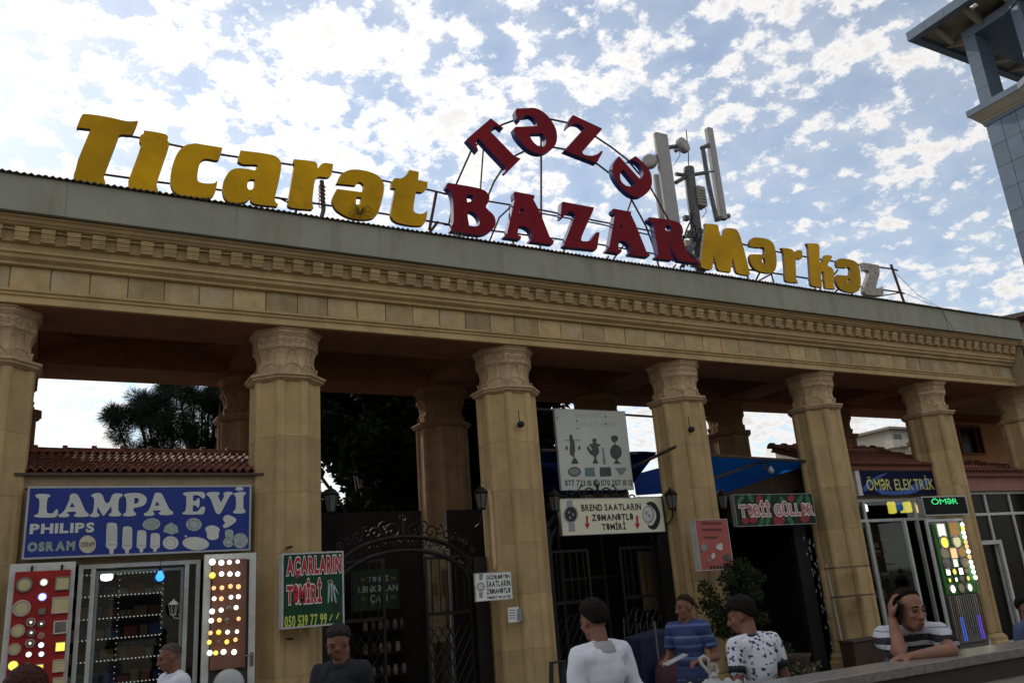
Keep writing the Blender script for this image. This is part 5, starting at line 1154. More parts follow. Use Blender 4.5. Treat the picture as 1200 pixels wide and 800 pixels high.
MB().tube([atY(968, 660, 11.25), atY(987, 753, 11.25)], .014, 6).build('upright', mat('pale_tube', (.38, .37, .34), .4), rk)
for (a, b) in (((970, 665), (1008, 664)), ((977, 699), (1014, 697))):
    P, Q = atY(*a, 11.2), atY(*b, 11.2); boxo('shelf_board', RUST, rk, P.x, Q.x, 10.98, 11.29, P.z-.02, P.z)
P, Q = atY(986, 752, 11.2), atY(1030, 790, 11.2); boxo('cabinet', mat('dark_brown_board', ()), rk, P.x, Q.x+.1, 10.95, 11.25, GZ, P.z, bevel=.01)
boxo('cabinet_top', RUST, rk, P.x-.03, Q.x+.13, 10.92, 11.26, P.z+.001, P.z+.03)

# ---- bay 5-6 electric shop
el = thing('electric_shop', 'electric shop with white framed glazing and tiled roof between the fifth and sixth columns', 'shop', (15.5, 11.9, GZ))
zb_ = atY(1050, 585, 11.8).z
tiled_roof(el, COLX[4]+.40, COLX[5]+.35, 11.62, 3.72, 13.5, atY(1020, 527, 13.5).z, 22, 6, joined=True)
boxo('lintel', STONEW, el, COLX[4]+.2, COLX[5]-.2, 11.78, 11.95, 3.06, 3.70)
fx0 = COLX[4]+.5; fx1 = COLX[5]-.35; zt = 3.05
z_tr = atY(1040, 609, 11.8).z
va = atY(1022, 640, 11.8).x; vb = atY(1082, 640, 11.8).x
frame('window_frame', WHITEM, el, fx0, fx1, GZ, zt, 11.8, .06, .07, bars=(z_tr,), xbars=(va, vb))
boxo('glass_pane', glass('shop_glass'), el, fx0+.06, fx1-.06, 11.835, 11.84, z_tr+.04, zt-.06); boxo('glass_pane', glass('shop_glass'), el, fx0+.06, va-.04, 11.835, 11.84, GZ+.1, z_tr-.04)
P = atY(1030, 620, 11.5)
MB().prism([(va+.04, 11.82, GZ+.05), (va+.09, 11.86, GZ+.05), (va+.42, 11.28, GZ+.05), (va+.37, 11.24, GZ+.05)], [(va+.04, 11.82, z_tr-.08), (va+.09, 11.86, z_tr-.08), (va+.42, 11.28, z_tr-.08), (va+.37, 11.24, z_tr-.08)]).build('open_door', glass('shop_glass'), el)
for (xa, ya, xb, yb) in ((va+.035, 11.82, va+.085, 11.87), (va+.37, 11.23, va+.43, 11.29)): boxo('door_stile', WHITEM, el, xa, xb, ya, yb, GZ+.03, z_tr-.06)
for a in (('rear_wall', COLX[4]+.2, COLX[5]+.2, 13.4, 13.5, GZ, 3.7), ('side_wall', COLX[4]+.2, COLX[4]+.3, 11.96, 13.39, GZ, 3.5), ('side_wall', COLX[5]+.1, COLX[5]+.2, 11.96, 13.39, GZ, 3.5), ('inner_ceiling', COLX[4]+.31, COLX[5]+.09, 11.96, 13.39, 3.46, 3.5)): boxo(a[0], DARKIN, el, *a[1:])
for px, py, w_, h_, m_ in ((1045,594,6,10,L_Y),(1064,594,12,8,L_Y),(1075,596,4,6,L_O),(1013,595,5,6,L_W)):
    c = atY(px, py, 12.0); q = (atY(px+w_/2, py, 12.0)-c).length
    t = thing('shop_lamp', {1045:'yellow lit lamp shade behind the electric shop transom, left of the blue lamp',1064:'wide patterned yellow lit shade behind the electric shop transom',1075:'small orange lit shade at the right end of the electric shop transom',1013:'small white lit lamp behind the leftmost transom pane of the electric shop'}[px], 'lamp', c)
    MB().lathe([(q*.3, -q*h_/w_), (q, -q*h_/w_*.9), (q, q*h_/w_*.7), (q*.6, q*h_/w_)], 14, c).build('shade', m_, t); MB().tube([c+Vector((0, 0, q)), c+Vector((0, 0, .35))], .006, 4).build('cord', BLACKM, t)
c = atY(1053.5, 591, 12.0); t = thing('shop_lamp', 'small blue lamp between the two yellow shades in the electric shop transom', 'lamp', c)
MB().lathe([(.03, -.14), (.075, -.10), (.07, .03), (.03, .07), (.02, .14)], 12, c).build('shade', mat('blue_lamp', (.02, .10, .35), emit=(.02, .12, .4), estr=.6), t, smooth=True)
rr = random.Random(11)
for i in range(26):
    px = rr.uniform(1020, 1085); py = rr.uniform(618, 760); c = atY(px, py, 13.2); s_ = rr.uniform(.05, .12)
    boxo('stock_box', rr.choice(BOXC), el, c.x-s_, c.x+s_, 13.1, 13.35, c.z-s_*.6, c.z+s_*.6)
for i in range(5):
    z = .5+i*.5; boxo('shelf', DARKIN, el, COLX[4]+.31, COLX[5]+.09, 13.0, 13.39, z-.02, z)
c = atY(1093, 740, 11.6); t = thing('rubber_bin', 'grey bin standing in the electric shop doorway', 'bin', (c.x, c.y, GZ))
MB().lathe([(.16, GZ), (.20, .35), (.22, c.z), (.20, c.z+.03), (.17, c.z)], 18, (c.x, c.y, 0)).build('body', mat('bin_grey', (.09, .09, .085), .6), t, smooth=True)
# green display board and strip board
GY = 10.95
gb = thing('lamp_display_board', 'green board of lit and unlit lamps on the white leaf before the sixth column', 'display board', atY(1118, 655, GY))
gx0, gx1, gz0, gz1 = quadXZ((1096, 613), (1126, 611), (1107, 697), (1145, 694), GY)
gx0 = atY(1101, 655, GY).x; gx1 = atY(1139, 655, GY).x
boxo('board', mat('green_board', (.035, .20, .03), .5, var=.15), gb, gx0, gx1, GY, GY+.03, gz0, gz1, bevel=.012)
frame('open_leaf', WHITEM, gb, gx0-.10, gx1+.06, GZ+.1, gz1+.08, GY+.04, .05, .05)
boxo('leaf_glass', mat('grey_leaf_glass', (.12, .125, .12), .2), gb, gx0-.05, gx1+.01, GY+.06, GY+.065, GZ+.15, gz1+.03)
g3 = lambda x, y: (980+x/3.81, 590+y/3.81)
for (x, y, r, kind, f, m_) in ((465,118,22,'s',L_G,RIM),(522,114,24,'s',mat('tan_diffuser', (.42,.24,.07), emit=(.4,.22,.05), estr=.5),RIM),(479,172,22,'r',L_Y,RIM),(534,168,23,'r',mat('pale_yellow_lit', (.6,.55,.3), emit=(.75,.7,.35), estr=.7),RIM),(483,223,20,'r',CRE,RIM),(520,220,17,'s',L_O,RIM),(556,216,20,'r',mat('tan_diffuser', ()),RIM),(492,268,20,'r',CHR,CHR),(528,264,13,'s',L_G,RIM),(570,262,20,'r',CRE,CHR),(495,304,11,'s',L_W,CHR),(523,303,11,'r',L_Y,CHR),(552,301,11,'s',L_W,CHR),(578,299,11,'r',CRE,CHR),(502,341,8,'r',L_Y,CHR),(531,338,8,'r',L_W,CHR),(559,336,12,'r',CHR,CHR),(584,332,9,'r',L_Y,CHR),(516,380,14,'r',L_W,RIM),(555,376,16,'r',CRE,CHR),(592,373,14,'r',L_G,RIM)):
    (square_lamp if kind == 's' else round_lamp)(*g3(x, y), r/3.81*.95, GY-.002, gb, f, m_)
st = thing('lamp_strip', 'column of small lit spots running down the right edge of the green lamp board', 'lamp strip', atY(1132, 640, GY))
spots = ((563,93),(566,110),(568,128),(574,148),(578,170),(583,190),(590,212),(595,236),(602,260),(608,281),(613,303),(622,328))
MB().tube([atY(*g3(x, y), GY-.0) for x, y in spots], .022, 5).build('rail', CHR, st)
for i, (x, y) in enumerate(spots):
    c = atY(*g3(x, y), GY-.05); m_ = (L_W, L_Y, L_W, L_W, L_O, L_O, L_W, L_O, L_W, L_W, L_W, L_W)[i]
    MB().lathe([(.036, .02), (.048, 0), (.040, -.015), (.002, -.02)], 14, c, 'Y').build('spot_lamp', m_, st)
sb = thing('light_strip_display', 'hanging row of shiny blue, white and gold light strips below the green lamp board', 'display', atY(1132, 700, GY))
sx0 = atY(1118, 725, GY).x; sx1 = atY(1150, 725, GY).x; szt = atY(1128, 700, GY).z; szb = atY(1138, 752, GY).z
boxo('backing', mat('silver_backing', (.13, .12, .11), .35, metal=.3), sb, gx0+.0, gx1-.01, GY-.0, GY+.02, szb, gz0-.02)
cl_ = [L_C, mat('strip_blue', (.05, .1, .5), emit=(.10, .22, .85), estr=.4), mat('strip_gold', (.3, .2, .1), .3, metal=.6), mat('strip_silver', (.4, .4, .4), .25, metal=.8), mat('strip_violet', (.1, .05, .4), emit=(.22, .12, .9), estr=.4)]
n = 15
for i in range(n):
    x = gx0+.03+(gx1-gx0-.07)*i/(n-1); k = 1 if i in (3, 4) else 4 if i in (11, 12) else rr.choice((2, 3, 3, 2))
    zt_ = gz0-.03; zm = zt_-(zt_-szb)*(.45 if k in (1, 4) else 1)
    if k in (1, 4): MB().box(x-.012, x+.012, GY-.02, GY-.003, zm, zt_).build('light_strip', cl_[3], sb); MB().box(x-.009, x+.009, GY-.02, GY-.003, szb+.03, zm-.001).build('light_strip', cl_[k], sb)
    else: MB().box(x-.007, x+.007, GY-.02, GY-.003, szb+rr.uniform(.02, .2), zt_).build('light_strip', cl_[k], sb)

# ---- bay 6-7 shop
s7 = thing('corner_shop', 'shop with white framed glazing under the faded pink fascia at the far right', 'shop', (19.2, 11.9, GZ))
tiled_roof(s7, COLX[5]+.4, COLX[6]+3.2, 11.55, atY(1160, 552, 11.55).z, 14.9, atY(1165, 540, 13.0).z+.25, 26, 9, joined=True)
z1_ = atY(1140, 576, 11.8).z
x0_ = COLX[5]+.5; x1_ = COLX[6]+3.0
zt2 = atY(1160, 602, 11.8).z
frame('window_frame', WHITEM, s7, x0_, x1_, GZ, z1_, 11.8, .06, .06, bars=(zt2,), xbars=(atY(1168, 640, 11.8).x, atY(1197, 640, 11.8).x))
frame('door_frame', WHITEM, s7, atY(1158, 680, 11.7).x, atY(1186, 680, 11.7).x, GZ, atY(1170, 632, 11.7).z, 11.72, .09, .06)
boxo('glass_pane', mat('dark_glass', ()), s7, x0_+.06, x1_-.06, 11.84, 11.846, GZ, z1_-.06)
boxo('wall', DARKIN, s7, x0_, x1_, 12.6, 12.7, GZ, z1_+.4); boxo('lintel', STONEW, s7, x0_-.3, x1_, 11.79, 11.95, z1_+.001, atY(1160, 552, 11.55).z-.11)

# ================================================================== LEDGE with polished granite top
GRAN = mat('polished_granite', (.17, .16, .15), .22, var=.25, scale=30, stain=(.28, .26, .24, 60)); 
lg = thing('granite_parapet', 'low concrete parapet with a polished granite top crossing the lower right corner', 'parapet', (8, 3.9, GZ))
x = 2.9
while x < 16:
    boxo('granite_slab', GRAN, lg, x, x+1.596, 3.43, 3.72, 1.095+rnd.uniform(0, .0015), 1.15+rnd.uniform(0, .0015), bevel=.005); x += 1.6
boxo('dark_band', mat('dark_band', (.03, .027, .025), .5), lg, 2.9, 16.1, 3.46, 3.66, .99, 1.094); boxo('body', CONC, lg, 2.9, 16.1, 3.47, 3.66, GZ, .989)
rl = thing('black_handrail', 'black square tube handrail end standing before the third column', 'railing', atY(650, 790, 8.5))
MB().tube([atY(646, 830, 8.5), atY(646, 776, 8.5), atY(661, 774, 8.5), atY(662, 830, 8.5)], .03, 4).build('rail', BLACKM, rl)
c = atY(654, 850, 8.5); boxo('rail_foot', BLACKM, rl, c.x-.15, c.x+.15, 8.4, 8.6, GZ, GZ+.04)

# plastic bag on the parapet
bg_ = thing('plastic_bag', 'knotted white plastic bag standing on the end of the granite parapet', 'bag', (3.1, 3.58, 1.15))
BAGM = mat('white_plastic', (.62, .62, .60), .35, var=.06, bump=.6, bscale=14, trans=(.5, .5, .48))
BY = 3.58; kn = atY(836, 793, BY)
MB().loft([[(kn.x+r*math.cos(a)*(1+.13*math.sin(5*a+z*19)+.07*math.sin(11*a)), BY+r*.75*math.sin(a)*(1+.13*math.sin(4*a+z*9)), z+.012*math.sin(6*a)*r/.14) for a in [2*math.pi*k/40 for k in range(40)]] for r, z in ((.02, 1.154), (.12, 1.157), (.145, 1.18), (.13, 1.20), (.095, kn.z-.045), (.055, kn.z-.03), (.028, kn.z-.012), (.020, kn.z), (.026, kn.z+.012))]).build('body', BAGM, bg_, smooth=True)
MB().ell((kn.x, BY, kn.z+.008), (.024, .022, .018), 10, 7).build('knot', BAGM, bg_, smooth=True)
for lp_ in ([(835,792),(829,785),(823,778),(820,771),(825,768),(830,772),(832,780),(836,790)], [(837,792),(841,786),(839,779),(834,776),(836,785)]):
    P = [atY(x, y, BY+.004*i) for i, (x, y) in enumerate(lp_)]; MB().tube(P, .0085, 8).build('handle', BAGM, bg_, smooth=True)

# ================================================================== PLANTS at column 4 / stall
GLF = mat('bush_leaf', (.028, .038, .014), .5, var=.4, scale=8, trans=(.03, .05, .01))
def bush(name, lab, px, py, Y, rx, rz, n, seed, size=.07, m=GLF):
    c = atY(px, py, Y); t = thing(name, lab, 'plant', (c.x, Y, GZ)); r = random.Random(seed); cl = []; st_ = MB()
    for i in range(22):
        a = r.uniform(0, 6.28); q = r.uniform(0, 1)**.5
        p = Vector((c.x+rx*q*math.cos(a), Y+rx*.5*q*math.sin(a), c.z+rz*r.uniform(-1, 1)*(1-.5*q))); cl.append((p.x, p.y, p.z, r.uniform(.12, .24)*rx*1.6)); st_.tube([(c.x+r.uniform(-.05, .05), Y, .5), (c.x*.5+p.x*.5, Y, p.z*.6+.2), p], .008, 4)
    st_.build('stems', BARK, t); leafcloud('foliage', cl, n, size, t, seed, m)
    MB().lathe([(.16, GZ), (.22, .45), (.25, .5), (.22, .5), (.2, .44), (.01, .44)], 20, (c.x, Y, 0)).build('pot', mat('dark_pot', (.06, .04, .03), .7), t, smooth=True)
    return t
bush('potted_bush', 'tall potted bush growing against the fourth column below the red poster', 858, 700, 10.75, .66, .60, 4200, 21)
bush('potted_plant', 'low dark potted plant at the foot of the flower stall', 905, 770, 10.9, .45, .35, 1500, 22)
bush('potted_plant', 'small pale-tipped plant at the bottom of the flower stall by the parapet', 935, 790, 10.2, .4, .28, 900, 23, m=mat('pale_leaf', (.12, .13, .06), .5, var=.5, scale=8))
# ================================================================== PEOPLE
SK = mat('skin', (.24, .115, .075), .6, var=.18, scale=14, bump=.25, bscale=120, stain=(.16, .06, .045, 11)); SKD = mat('skin_tanned', (.19, .085, .055), .6, var=.18, scale=14, bump=.25, bscale=120, stain=(.12, .05, .035, 11))
HAIRB = mat('hair_black', (.012, .009, .008), .9, var=.4, scale=60, bump=.9, bscale=90, spec=.15); HAIRR = mat('hair_auburn', (.05, .014, .010), .8, var=.4, scale=60, bump=.9, bscale=90, spec=.2); HAIRG = mat('hair_greying', (.035, .03, .028), .9, var=.5, scale=80, bump=.9, bscale=90, spec=.15)
EYEW = mat('eye', (.035, .025, .02), .35)
def remesh(mb, vox, it=6):
    me = mb.mesh('tmp'); o = bpy.data.objects.new('tmp', me); COL.objects.link(o)
    r = o.modifiers.new('r', 'REMESH'); r.mode = 'VOXEL'; r.voxel_size = vox; r.use_smooth_shade = True
    s = o.modifiers.new('s', 'SMOOTH'); s.factor = .5; s.iterations = it
    dg = bpy.context.evaluated_depsgraph_get(); m2 = bpy.data.meshes.new_from_object(o.evaluated_get(dg)); bpy.data.objects.remove(o); bpy.data.meshes.remove(me)
    return m2
def wrinkle(me, amp, sc, seed=0, zmask=None):
    n = len(me.vertices); co = np.empty(n*3); me.vertices.foreach_get('co', co); co = co.reshape(-1, 3); no = np.empty(n*3); me.vertices.foreach_get('normal', no); no = no.reshape(-1, 3)
    d = np.array([.45 + mnoise.noise(Vector((c[0]*sc+seed, c[1]*sc, c[2]*sc*.8))) + .5*mnoise.noise(Vector((c[0]*sc*2.3, c[1]*sc*2.3+seed, c[2]*sc*2.0))) for c in co])
    co += no*(d*amp)[:, None]; me.vertices.foreach_set('co', co.ravel()); me.update()
V3 = Vector
def hand(mb, w, d, n, side, curl=.5, s=1.0):
    """palm and five fingers: w wrist, d direction of the hand, n palm normal (towards the palm side), side +1/-1 for the thumb"""
    d = d.normalized(); n = (n-d*n.dot(d)).normalized(); x = d.cross(n)*side
    for k in range(4):
        u_ = (k-1.5)*.021*s; b = w+x*u_*.75+d*.015; kn = w+x*u_+d*(.085-.004*abs(k-1))*s
        mb.cap(b, .015*s, kn, .0125*s, 8)
        ln = (.040, .045, .042, .032)[k]*s; c1 = curl*(.9+.1*k)
        d1 = (d*math.cos(c1)+n*math.sin(c1)); p1 = kn+d1*ln; d2 = (d*math.cos(c1*2.1)+n*math.sin(c1*2.1)); p2 = p1+d2*ln*.85
        mb.cap(kn, .0105*s, p1, .0098*s, 7); mb.cap(p1, .0098*s, p2, .0082*s, 7)
    b = w+x*(-.02)*s+d*.02*s; t1 = b+(d*.6-x*.8+n*.3).normalized()*.042*s; t2 = t1+(d*.85-x*.25+n*.45).normalized()*.034*s
    mb.cap(b, .017*s, t1, .0125*s, 8); mb.cap(t1, .0125*s, t2, .0095*s, 8)
def person(lab, top, facing, ztop, J, shirt, trouser, skin=SK, hair=HAIRB, hairline=(.5, .05, -.45), headturn=0, headtilt=0, sleeve=.55, belly=0.0, vox=.010, build=1.0, collar=None, handpose=None, extra=None, sleevecol=None, group=None, beard=False):
    """top: world xy of the head; facing: yaw of the body (0 looks towards the camera side, -Y)"""
    facing = facing-math.atan2(top[0], top[1])       # facing 0 looks back at the camera
    H = ztop-GZ; S_ = H/J.get('stand', 1.74)
    rt = thing('person', lab, 'person', (0, 0, 0), 0, group)
    RZ = Matrix.Rotation(facing, 4, 'Z')
    j = dict(pel=(0, 0, .95), wai=(0, 0, 1.10), che=(0, 0, 1.30), nec=(0, .01, 1.475), hea=(0, -.02, 1.61),
             sR=(-.168, 0, 1.415), sL=(.168, 0, 1.415), eR=(-.215, .04, 1.13), eL=(.215, .04, 1.13), wR=(-.225, -.08, .88), wL=(.225, -.08, .88),
             hR=(-.09, 0, .92), hL=(.09, 0, .92), kR=(-.11, -.02, .50), kL=(.11, -.02, .50), aR=(-.12, .03, .09), aL=(.12, .03, .09))
    j.update({k: v for k, v in J.items() if k != 'stand'})
    off = None
    j = {k: (RZ @ V3(v))*S_ for k, v in j.items()}
    off = V3((top[0], top[1], 0))-V3((j['hea'].x, j['hea'].y, 0)); off.z = GZ
    j = {k: v+off for k, v in j.items()}
    rt.location = (off.x, off.y, GZ)
    X = (RZ @ V3((1, 0, 0))); Fd = (RZ @ V3((0, -1, 0)))       # person's left, front
    B = build*S_
    def spine_m(a, b):
        z = (b-a).normalized(); x = X-(z*X.dot(z)); x.normalize(); y = z.cross(x); return Matrix((x, y, z)).transposed()
    def torso(mb, g):
        lo = spine_m(j['pel'], j['wai']); up_ = spine_m(j['wai'], j['nec'])
        mb.ell(j['pel'], (.165*B+g, .115*B+g, .13*S_+g), 14, 9, lo)
        mb.ell(j['wai']+Fd*belly*.6, (.145*B+g+belly*.4, .105*B+g+belly, .15*S_+g), 14, 9, lo)
        mb.ell(j['che'], (.152*B+g, .108*B+g, .17*S_+g), 14, 9, up_)
        for a in 'RL': mb.cap(j['che'].lerp(j['s'+a], .55)+(j['nec']-j['che'])*.15, .085*B+g, j['s'+a], .050*B+g, 10); mb.cap(j['nec']-(j['nec']-j['che'])*.10, .045*B+g, j['s'+a]+(j['nec']-j['che'])*.06, .042*B+g, 10)
    def arm(mb, a, t, g, full=True):
        s, e, w = j['s'+a], j['e'+a], j['w'+a]
        if full: mb.cap(s, .052*B+g, e, .040*B+g); mb.cap(e, .040*B+g, e.lerp(w, .35), .038*B+g); mb.cap(e.lerp(w, .35), .038*B+g, w, .026*B+g)
        else: mb.cap(s, .056*B+g, s.lerp(e, t), .050*B+g)
    # body: one continuous skin
    mb = MB(); torso(mb, -.018)
    for a in 'RL':
        arm(mb, a, 1, 0); sd = 1 if a == 'L' else -1
        hp = (handpose or {}).get(a)
        if hp: hand(mb, j['w'+a], (RZ @ V3(hp[0])), (RZ @ V3(hp[1])), hp[2], hp[3], S_)
        else: hand(mb, j['w'+a], (j['w'+a]-j['e'+a]), -X*sd, -sd, .45, S_)
        mb.cap(j['h'+a], .085*B, j['k'+a], .052*B, 12); mb.cap(j['k'+a], .052*B, j['k'+a].lerp(j['a'+a], .3), .050*B, 12); mb.cap(j['k'+a].lerp(j['a'+a], .3), .050*B, j['a'+a], .036*B, 12)
        mb.cap(j['a'+a], .036*S_, j['a'+a]+Fd*.13*S_-V3((0, 0, .05*S_)), .03*S_, 8)
    HM = RZ.to_3x3() @ Matrix.Rotation(headturn, 3, 'Z') @ Matrix.Rotation(headtilt, 3, 'X')
    hc = j['hea']; q = S_*1.02
    P = lambda x, y, z: hc+HM @ V3((x, y, z))*q
    mb.cap(j['nec']-(j['nec']-j['che'])*.15, .062*B, P(0, .018, -.05), .060*B, 12)
    hb = MB()
    def he(c, r, n=16, m=12): mb.ell(P(*c), tuple(k*q for k in r), n, m, HM)
    he((0, .015, .028), (.074, .092, .086)); he((0, -.022, -.02), (.060, .066, .088)); he((0, -.038, -.078), (.044, .042, .036)); he((0, -.006, -.06), (.056, .06, .045))
    mb.cap(P(0, -.086, .012), .009*q, P(0, -.110, -.028), .0135*q, 8); mb.cap(P(-.012, -.096, -.033), .009*q, P(.012, -.096, -.033), .009*q, 8)
    mb.cap(P(-.034, -.080, .026), .011*q, P(-.008, -.086, .024), .010*q, 8); mb.cap(P(.034, -.080, .026), .011*q, P(.008, -.086, .024), .010*q, 8)
    for sx in (-1, 1): he((sx*.036, -.062, -.02), (.022, .02, .018), 10, 7); he((sx*.074, .008, -.008), (.010, .020, .031), 10, 8)
    mb.cap(P(-.016, -.083, -.060), .0075*q, P(.016, -.083, -.060), .0075*q, 8); mb.cap(P(-.013, -.080, -.072), .008*q, P(.013, -.080, -.072), .008*q, 8)
    if extra: extra(mb, j, P, RZ)
    body = link(remesh(mb, vox*.75, 4), 'body', skin, rt)
    for sx in (-1, 1):
        MB().ell(P(sx*.030, -.0785, .006), (.0135*q, .008*q, .008*q), 10, 7, HM).build('eye', EYEW, rt, smooth=True)
        MB().cap(P(sx*.046, -.080, .031), .004*q, P(sx*.016, -.093, .034), .0055*q, 6).build('eyebrow', hair, rt, smooth=True)
    MB().cap(P(-.018, -.0905, -.066), .0022*q, P(.018, -.0905, -.066), .0022*q, 6).build('mouth', mat('lip_line', (.10, .035, .03), .6), rt, smooth=True)
    # hair: a shell over the skull that dives under the skin below the hairline
    if hair is not None:
        rr_ = random.Random(len(lab)); rings = []; nn, mm = 44, 26
        for a in range(1, mm):
            ph = math.pi*a/mm; ring = []
            for b in range(nn):
                th = 2*math.pi*b/nn; d = V3((math.sin(ph)*math.cos(th), math.sin(ph)*math.sin(th), math.cos(ph)))
                f = -d.y            # 1 = front
                hl = hairline[2]+(hairline[1]-hairline[2])*min(1, max(0, (f+1)/.85))**2.6 if f < -.15 else hairline[1]+(hairline[0]-hairline[1])*min(1, max(0, (f+.15)/.75))
                k = min(1, max(0, (d.z-hl+rr_.uniform(-.06, .06))/.30)); k = k**.6; t_ = -.010+.021*k+rr_.uniform(-.003, .003)*k
                t_ += hairline[3]*k*(max(0, d.z) if hairline[3] > 0 else 1) if len(hairline) > 3 else 0
                ring.append(P(d.x*(.076+t_), .015+d.y*(.094+t_), .030+d.z*(.087+t_)))
            rings.append(ring)
        hm = MB().loft(rings)
        for _ in range(1500):      # short strands that break up the outline
            d = V3((rr_.gauss(0, 1), rr_.gauss(0, 1), rr_.gauss(0, 1))).normalized(); f = -d.y
            hl = hairline[2]+(hairline[1]-hairline[2])*min(1, max(0, (f+1)/.85))**2.6 if f < -.15 else hairline[1]+(hairline[0]-hairline[1])*min(1, max(0, (f+.15)/.75))
            if d.z < hl-.02+rr_.uniform(0, .12): continue
            t_ = .004+(max(0, hairline[3])*max(0, d.z) if len(hairline) > 3 else 0); b0 = P(d.x*(.076+t_), .015+d.y*(.094+t_), .030+d.z*(.087+t_))
            dn = P(d.x*(.076+t_+.004), .015+d.y*(.094+t_+.004)+.003, .030+d.z*(.087+t_+.004)-.004)-b0
            e_ = b0+dn.normalized()*rr_.uniform(.008, .016)*q+V3((rr_.uniform(-.006, .006), rr_.uniform(-.006, .006), rr_.uniform(-.008, .002)))*q; sd_ = dn.cross(V3((rr_.uniform(-1, 1), rr_.uniform(-1, 1), 1))).normalized()*.0016*q
            n0 = len(hm.v); hm.v += [tuple(b0-sd_), tuple(b0+sd_), tuple(e_)]; hm.f.append((n0, n0+1, n0+2))
        hm.build('hair', hair, rt, smooth=False)
    if beard:
        rings = []
    # shirt
    if shirt is not None:
        mb = MB(); torso(mb, .004)
        for a in 'RL': arm(mb, a, sleeve, .008, False)
        if sleeve >= 1:
            for a in 'RL': mb.cap(j['s'+a], .066*B, j['e'+a], .054*B); mb.cap(j['e'+a], .054*B, j['e'+a].lerp(j['w'+a], .9), .040*B)
        mb.ell(j['pel']-V3((0, 0, .02)), (.178*B, .128*B, .12*S_), 14, 8)
        me = remesh(mb, vox, 5); wrinkle(me, .015, 6, len(lab))
        o = link(me, 'shirt', shirt, rt)
        # cuffs
        if sleeve < 1:
            for a in 'RL':
                c_ = j['s'+a].lerp(j['e'+a], sleeve); dd = (j['e'+a]-j['s'+a]).normalized(); MB().tube([c_-dd*.012, c_+dd*.03], .066*B, 16).build('cuff', sleevecol or shirt, rt, smooth=True)
        if collar is not None:
            nb = j['nec']-(j['nec']-j['che'])*.12; up_ = (j['hea']-j['nec']).normalized()
            rings = []
            for r_, h_ in ((.090, -.03), (.086, .005), (.078, .036), (.072, .038), (.070, .0)):
                rings.append([nb+up_*h_+X*r_*B*1.08*math.cos(t)+Fd*r_*B*math.sin(t)+up_*(-.018*max(0, math.sin(t))) for t in [2*math.pi*k/24 for k in range(24)]])
            MB().loft(rings, caps=False).build('collar', collar, rt, smooth=True)
    if trouser is not None:
        mb = MB(); mb.ell(j['pel']-V3((0, 0, .05)), (.175*B, .125*B, .13*S_), 14, 9)
        for a in 'RL': mb.cap(j['h'+a], .098*B, j['k'+a], .070*B, 12); mb.cap(j['k'+a], .070*B, j['a'+a]+V3((0, 0, .02)), .055*B, 12)
        me = remesh(mb, vox*1.2, 5); wrinkle(me, .014, 7, 3); link(me, 'trousers', trouser, rt)
        for a in 'RL': MB().cap(j['a'+a]-V3((0, 0, .035)), .045*S_, j['a'+a]+Fd*.15*S_-V3((0, 0, .052)), .036*S_, 10).build('shoe', BLACKM, rt, smooth=True)
    P.HM = HM; return rt, j, P
WSH = mat('white_shirt', (.58, .60, .66), .8, var=.05, scale=5, bump=.15, bscale=200); CW_ = mat('cool_white_shirt', (.50, .52, .57), .8, var=.05, scale=5); NAV = mat('navy_polo', (.012, .013, .018), .8, var=.2); TRO = mat('dark_trousers', (.03, .03, .035), .85, var=.2); JEAN = mat('dark_jeans', (.025, .035, .07), .85, var=.2)
def pattern_mat(name, fn):
    m = bpy.data.materials.new(name); m.use_nodes = True; t = m.node_tree; b = t.nodes['Principled BSDF']; b.inputs['Roughness'].default_value = .85
    tco = t.nodes.new('ShaderNodeTexCoord'); fn(t, tco.outputs['Object'], b); return m
def ramp(t, fac, stops, interp='CONSTANT'):
    r = t.nodes.new('ShaderNodeValToRGB'); r.color_ramp.interpolation = interp; e = r.color_ramp.elements
    while len(e) < len(stops): e.new(.5)
    for k, (p_, c_) in enumerate(stops): e[k].position = p_; e[k].color = (*c_, 1)
    t.links.new(fac, r.inputs[0]); return r.outputs[0]
def flowers(t, co, b):
    n = t.nodes.new('ShaderNodeTexNoise'); n.inputs['Scale'].default_value = 60; t.links.new(co, n.inputs['Vector'])
    mx = t.nodes.new('ShaderNodeVectorMath'); mx.operation = 'SCALE'; t.links.new(n.outputs['Color'], mx.inputs[0]); mx.inputs['Scale'].default_value = .03
    ad = t.nodes.new('ShaderNodeVectorMath'); ad.operation = 'ADD'; t.links.new(co, ad.inputs[0]); t.links.new(mx.outputs[0], ad.inputs[1])
    v = t.nodes.new('ShaderNodeTexVoronoi'); v.inputs['Scale'].default_value = 30; v.inputs['Randomness'].default_value = 1; t.links.new(ad.outputs[0], v.inputs['Vector'])
    t.links.new(ramp(t, v.outputs['Distance'], ((0, (.03, .035, .09)), (.28, (.05, .06, .16)), (.34, (.55, .57, .62)))), b.inputs['Base Color'])
def stripes(cols, scale, off=0.0):
    def f(t, co, b):
        s = t.nodes.new('ShaderNodeSeparateXYZ'); t.links.new(co, s.inputs[0]); n = t.nodes.new('ShaderNodeTexNoise'); n.inputs['Scale'].default_value = 5; t.links.new(co, n.inputs['Vector'])
        a = t.nodes.new('ShaderNodeMath'); a.operation = 'MULTIPLY_ADD'; t.links.new(n.outputs['Fac'], a.inputs[0]); a.inputs[1].default_value = .03; t.links.new(s.outputs[2], a.inputs[2])
        m_ = t.nodes.new('ShaderNodeMath'); m_.operation = 'MULTIPLY_ADD'; t.links.new(a.outputs[0], m_.inputs[0]); m_.inputs[1].default_value = scale; m_.inputs[2].default_value = off
        fr = t.nodes.new('ShaderNodeMath'); fr.operation = 'FRACT'; t.links.new(m_.outputs[0], fr.inputs[0])
        t.links.new(ramp(t, fr.outputs[0], cols), b.inputs['Base Color'])
    return f
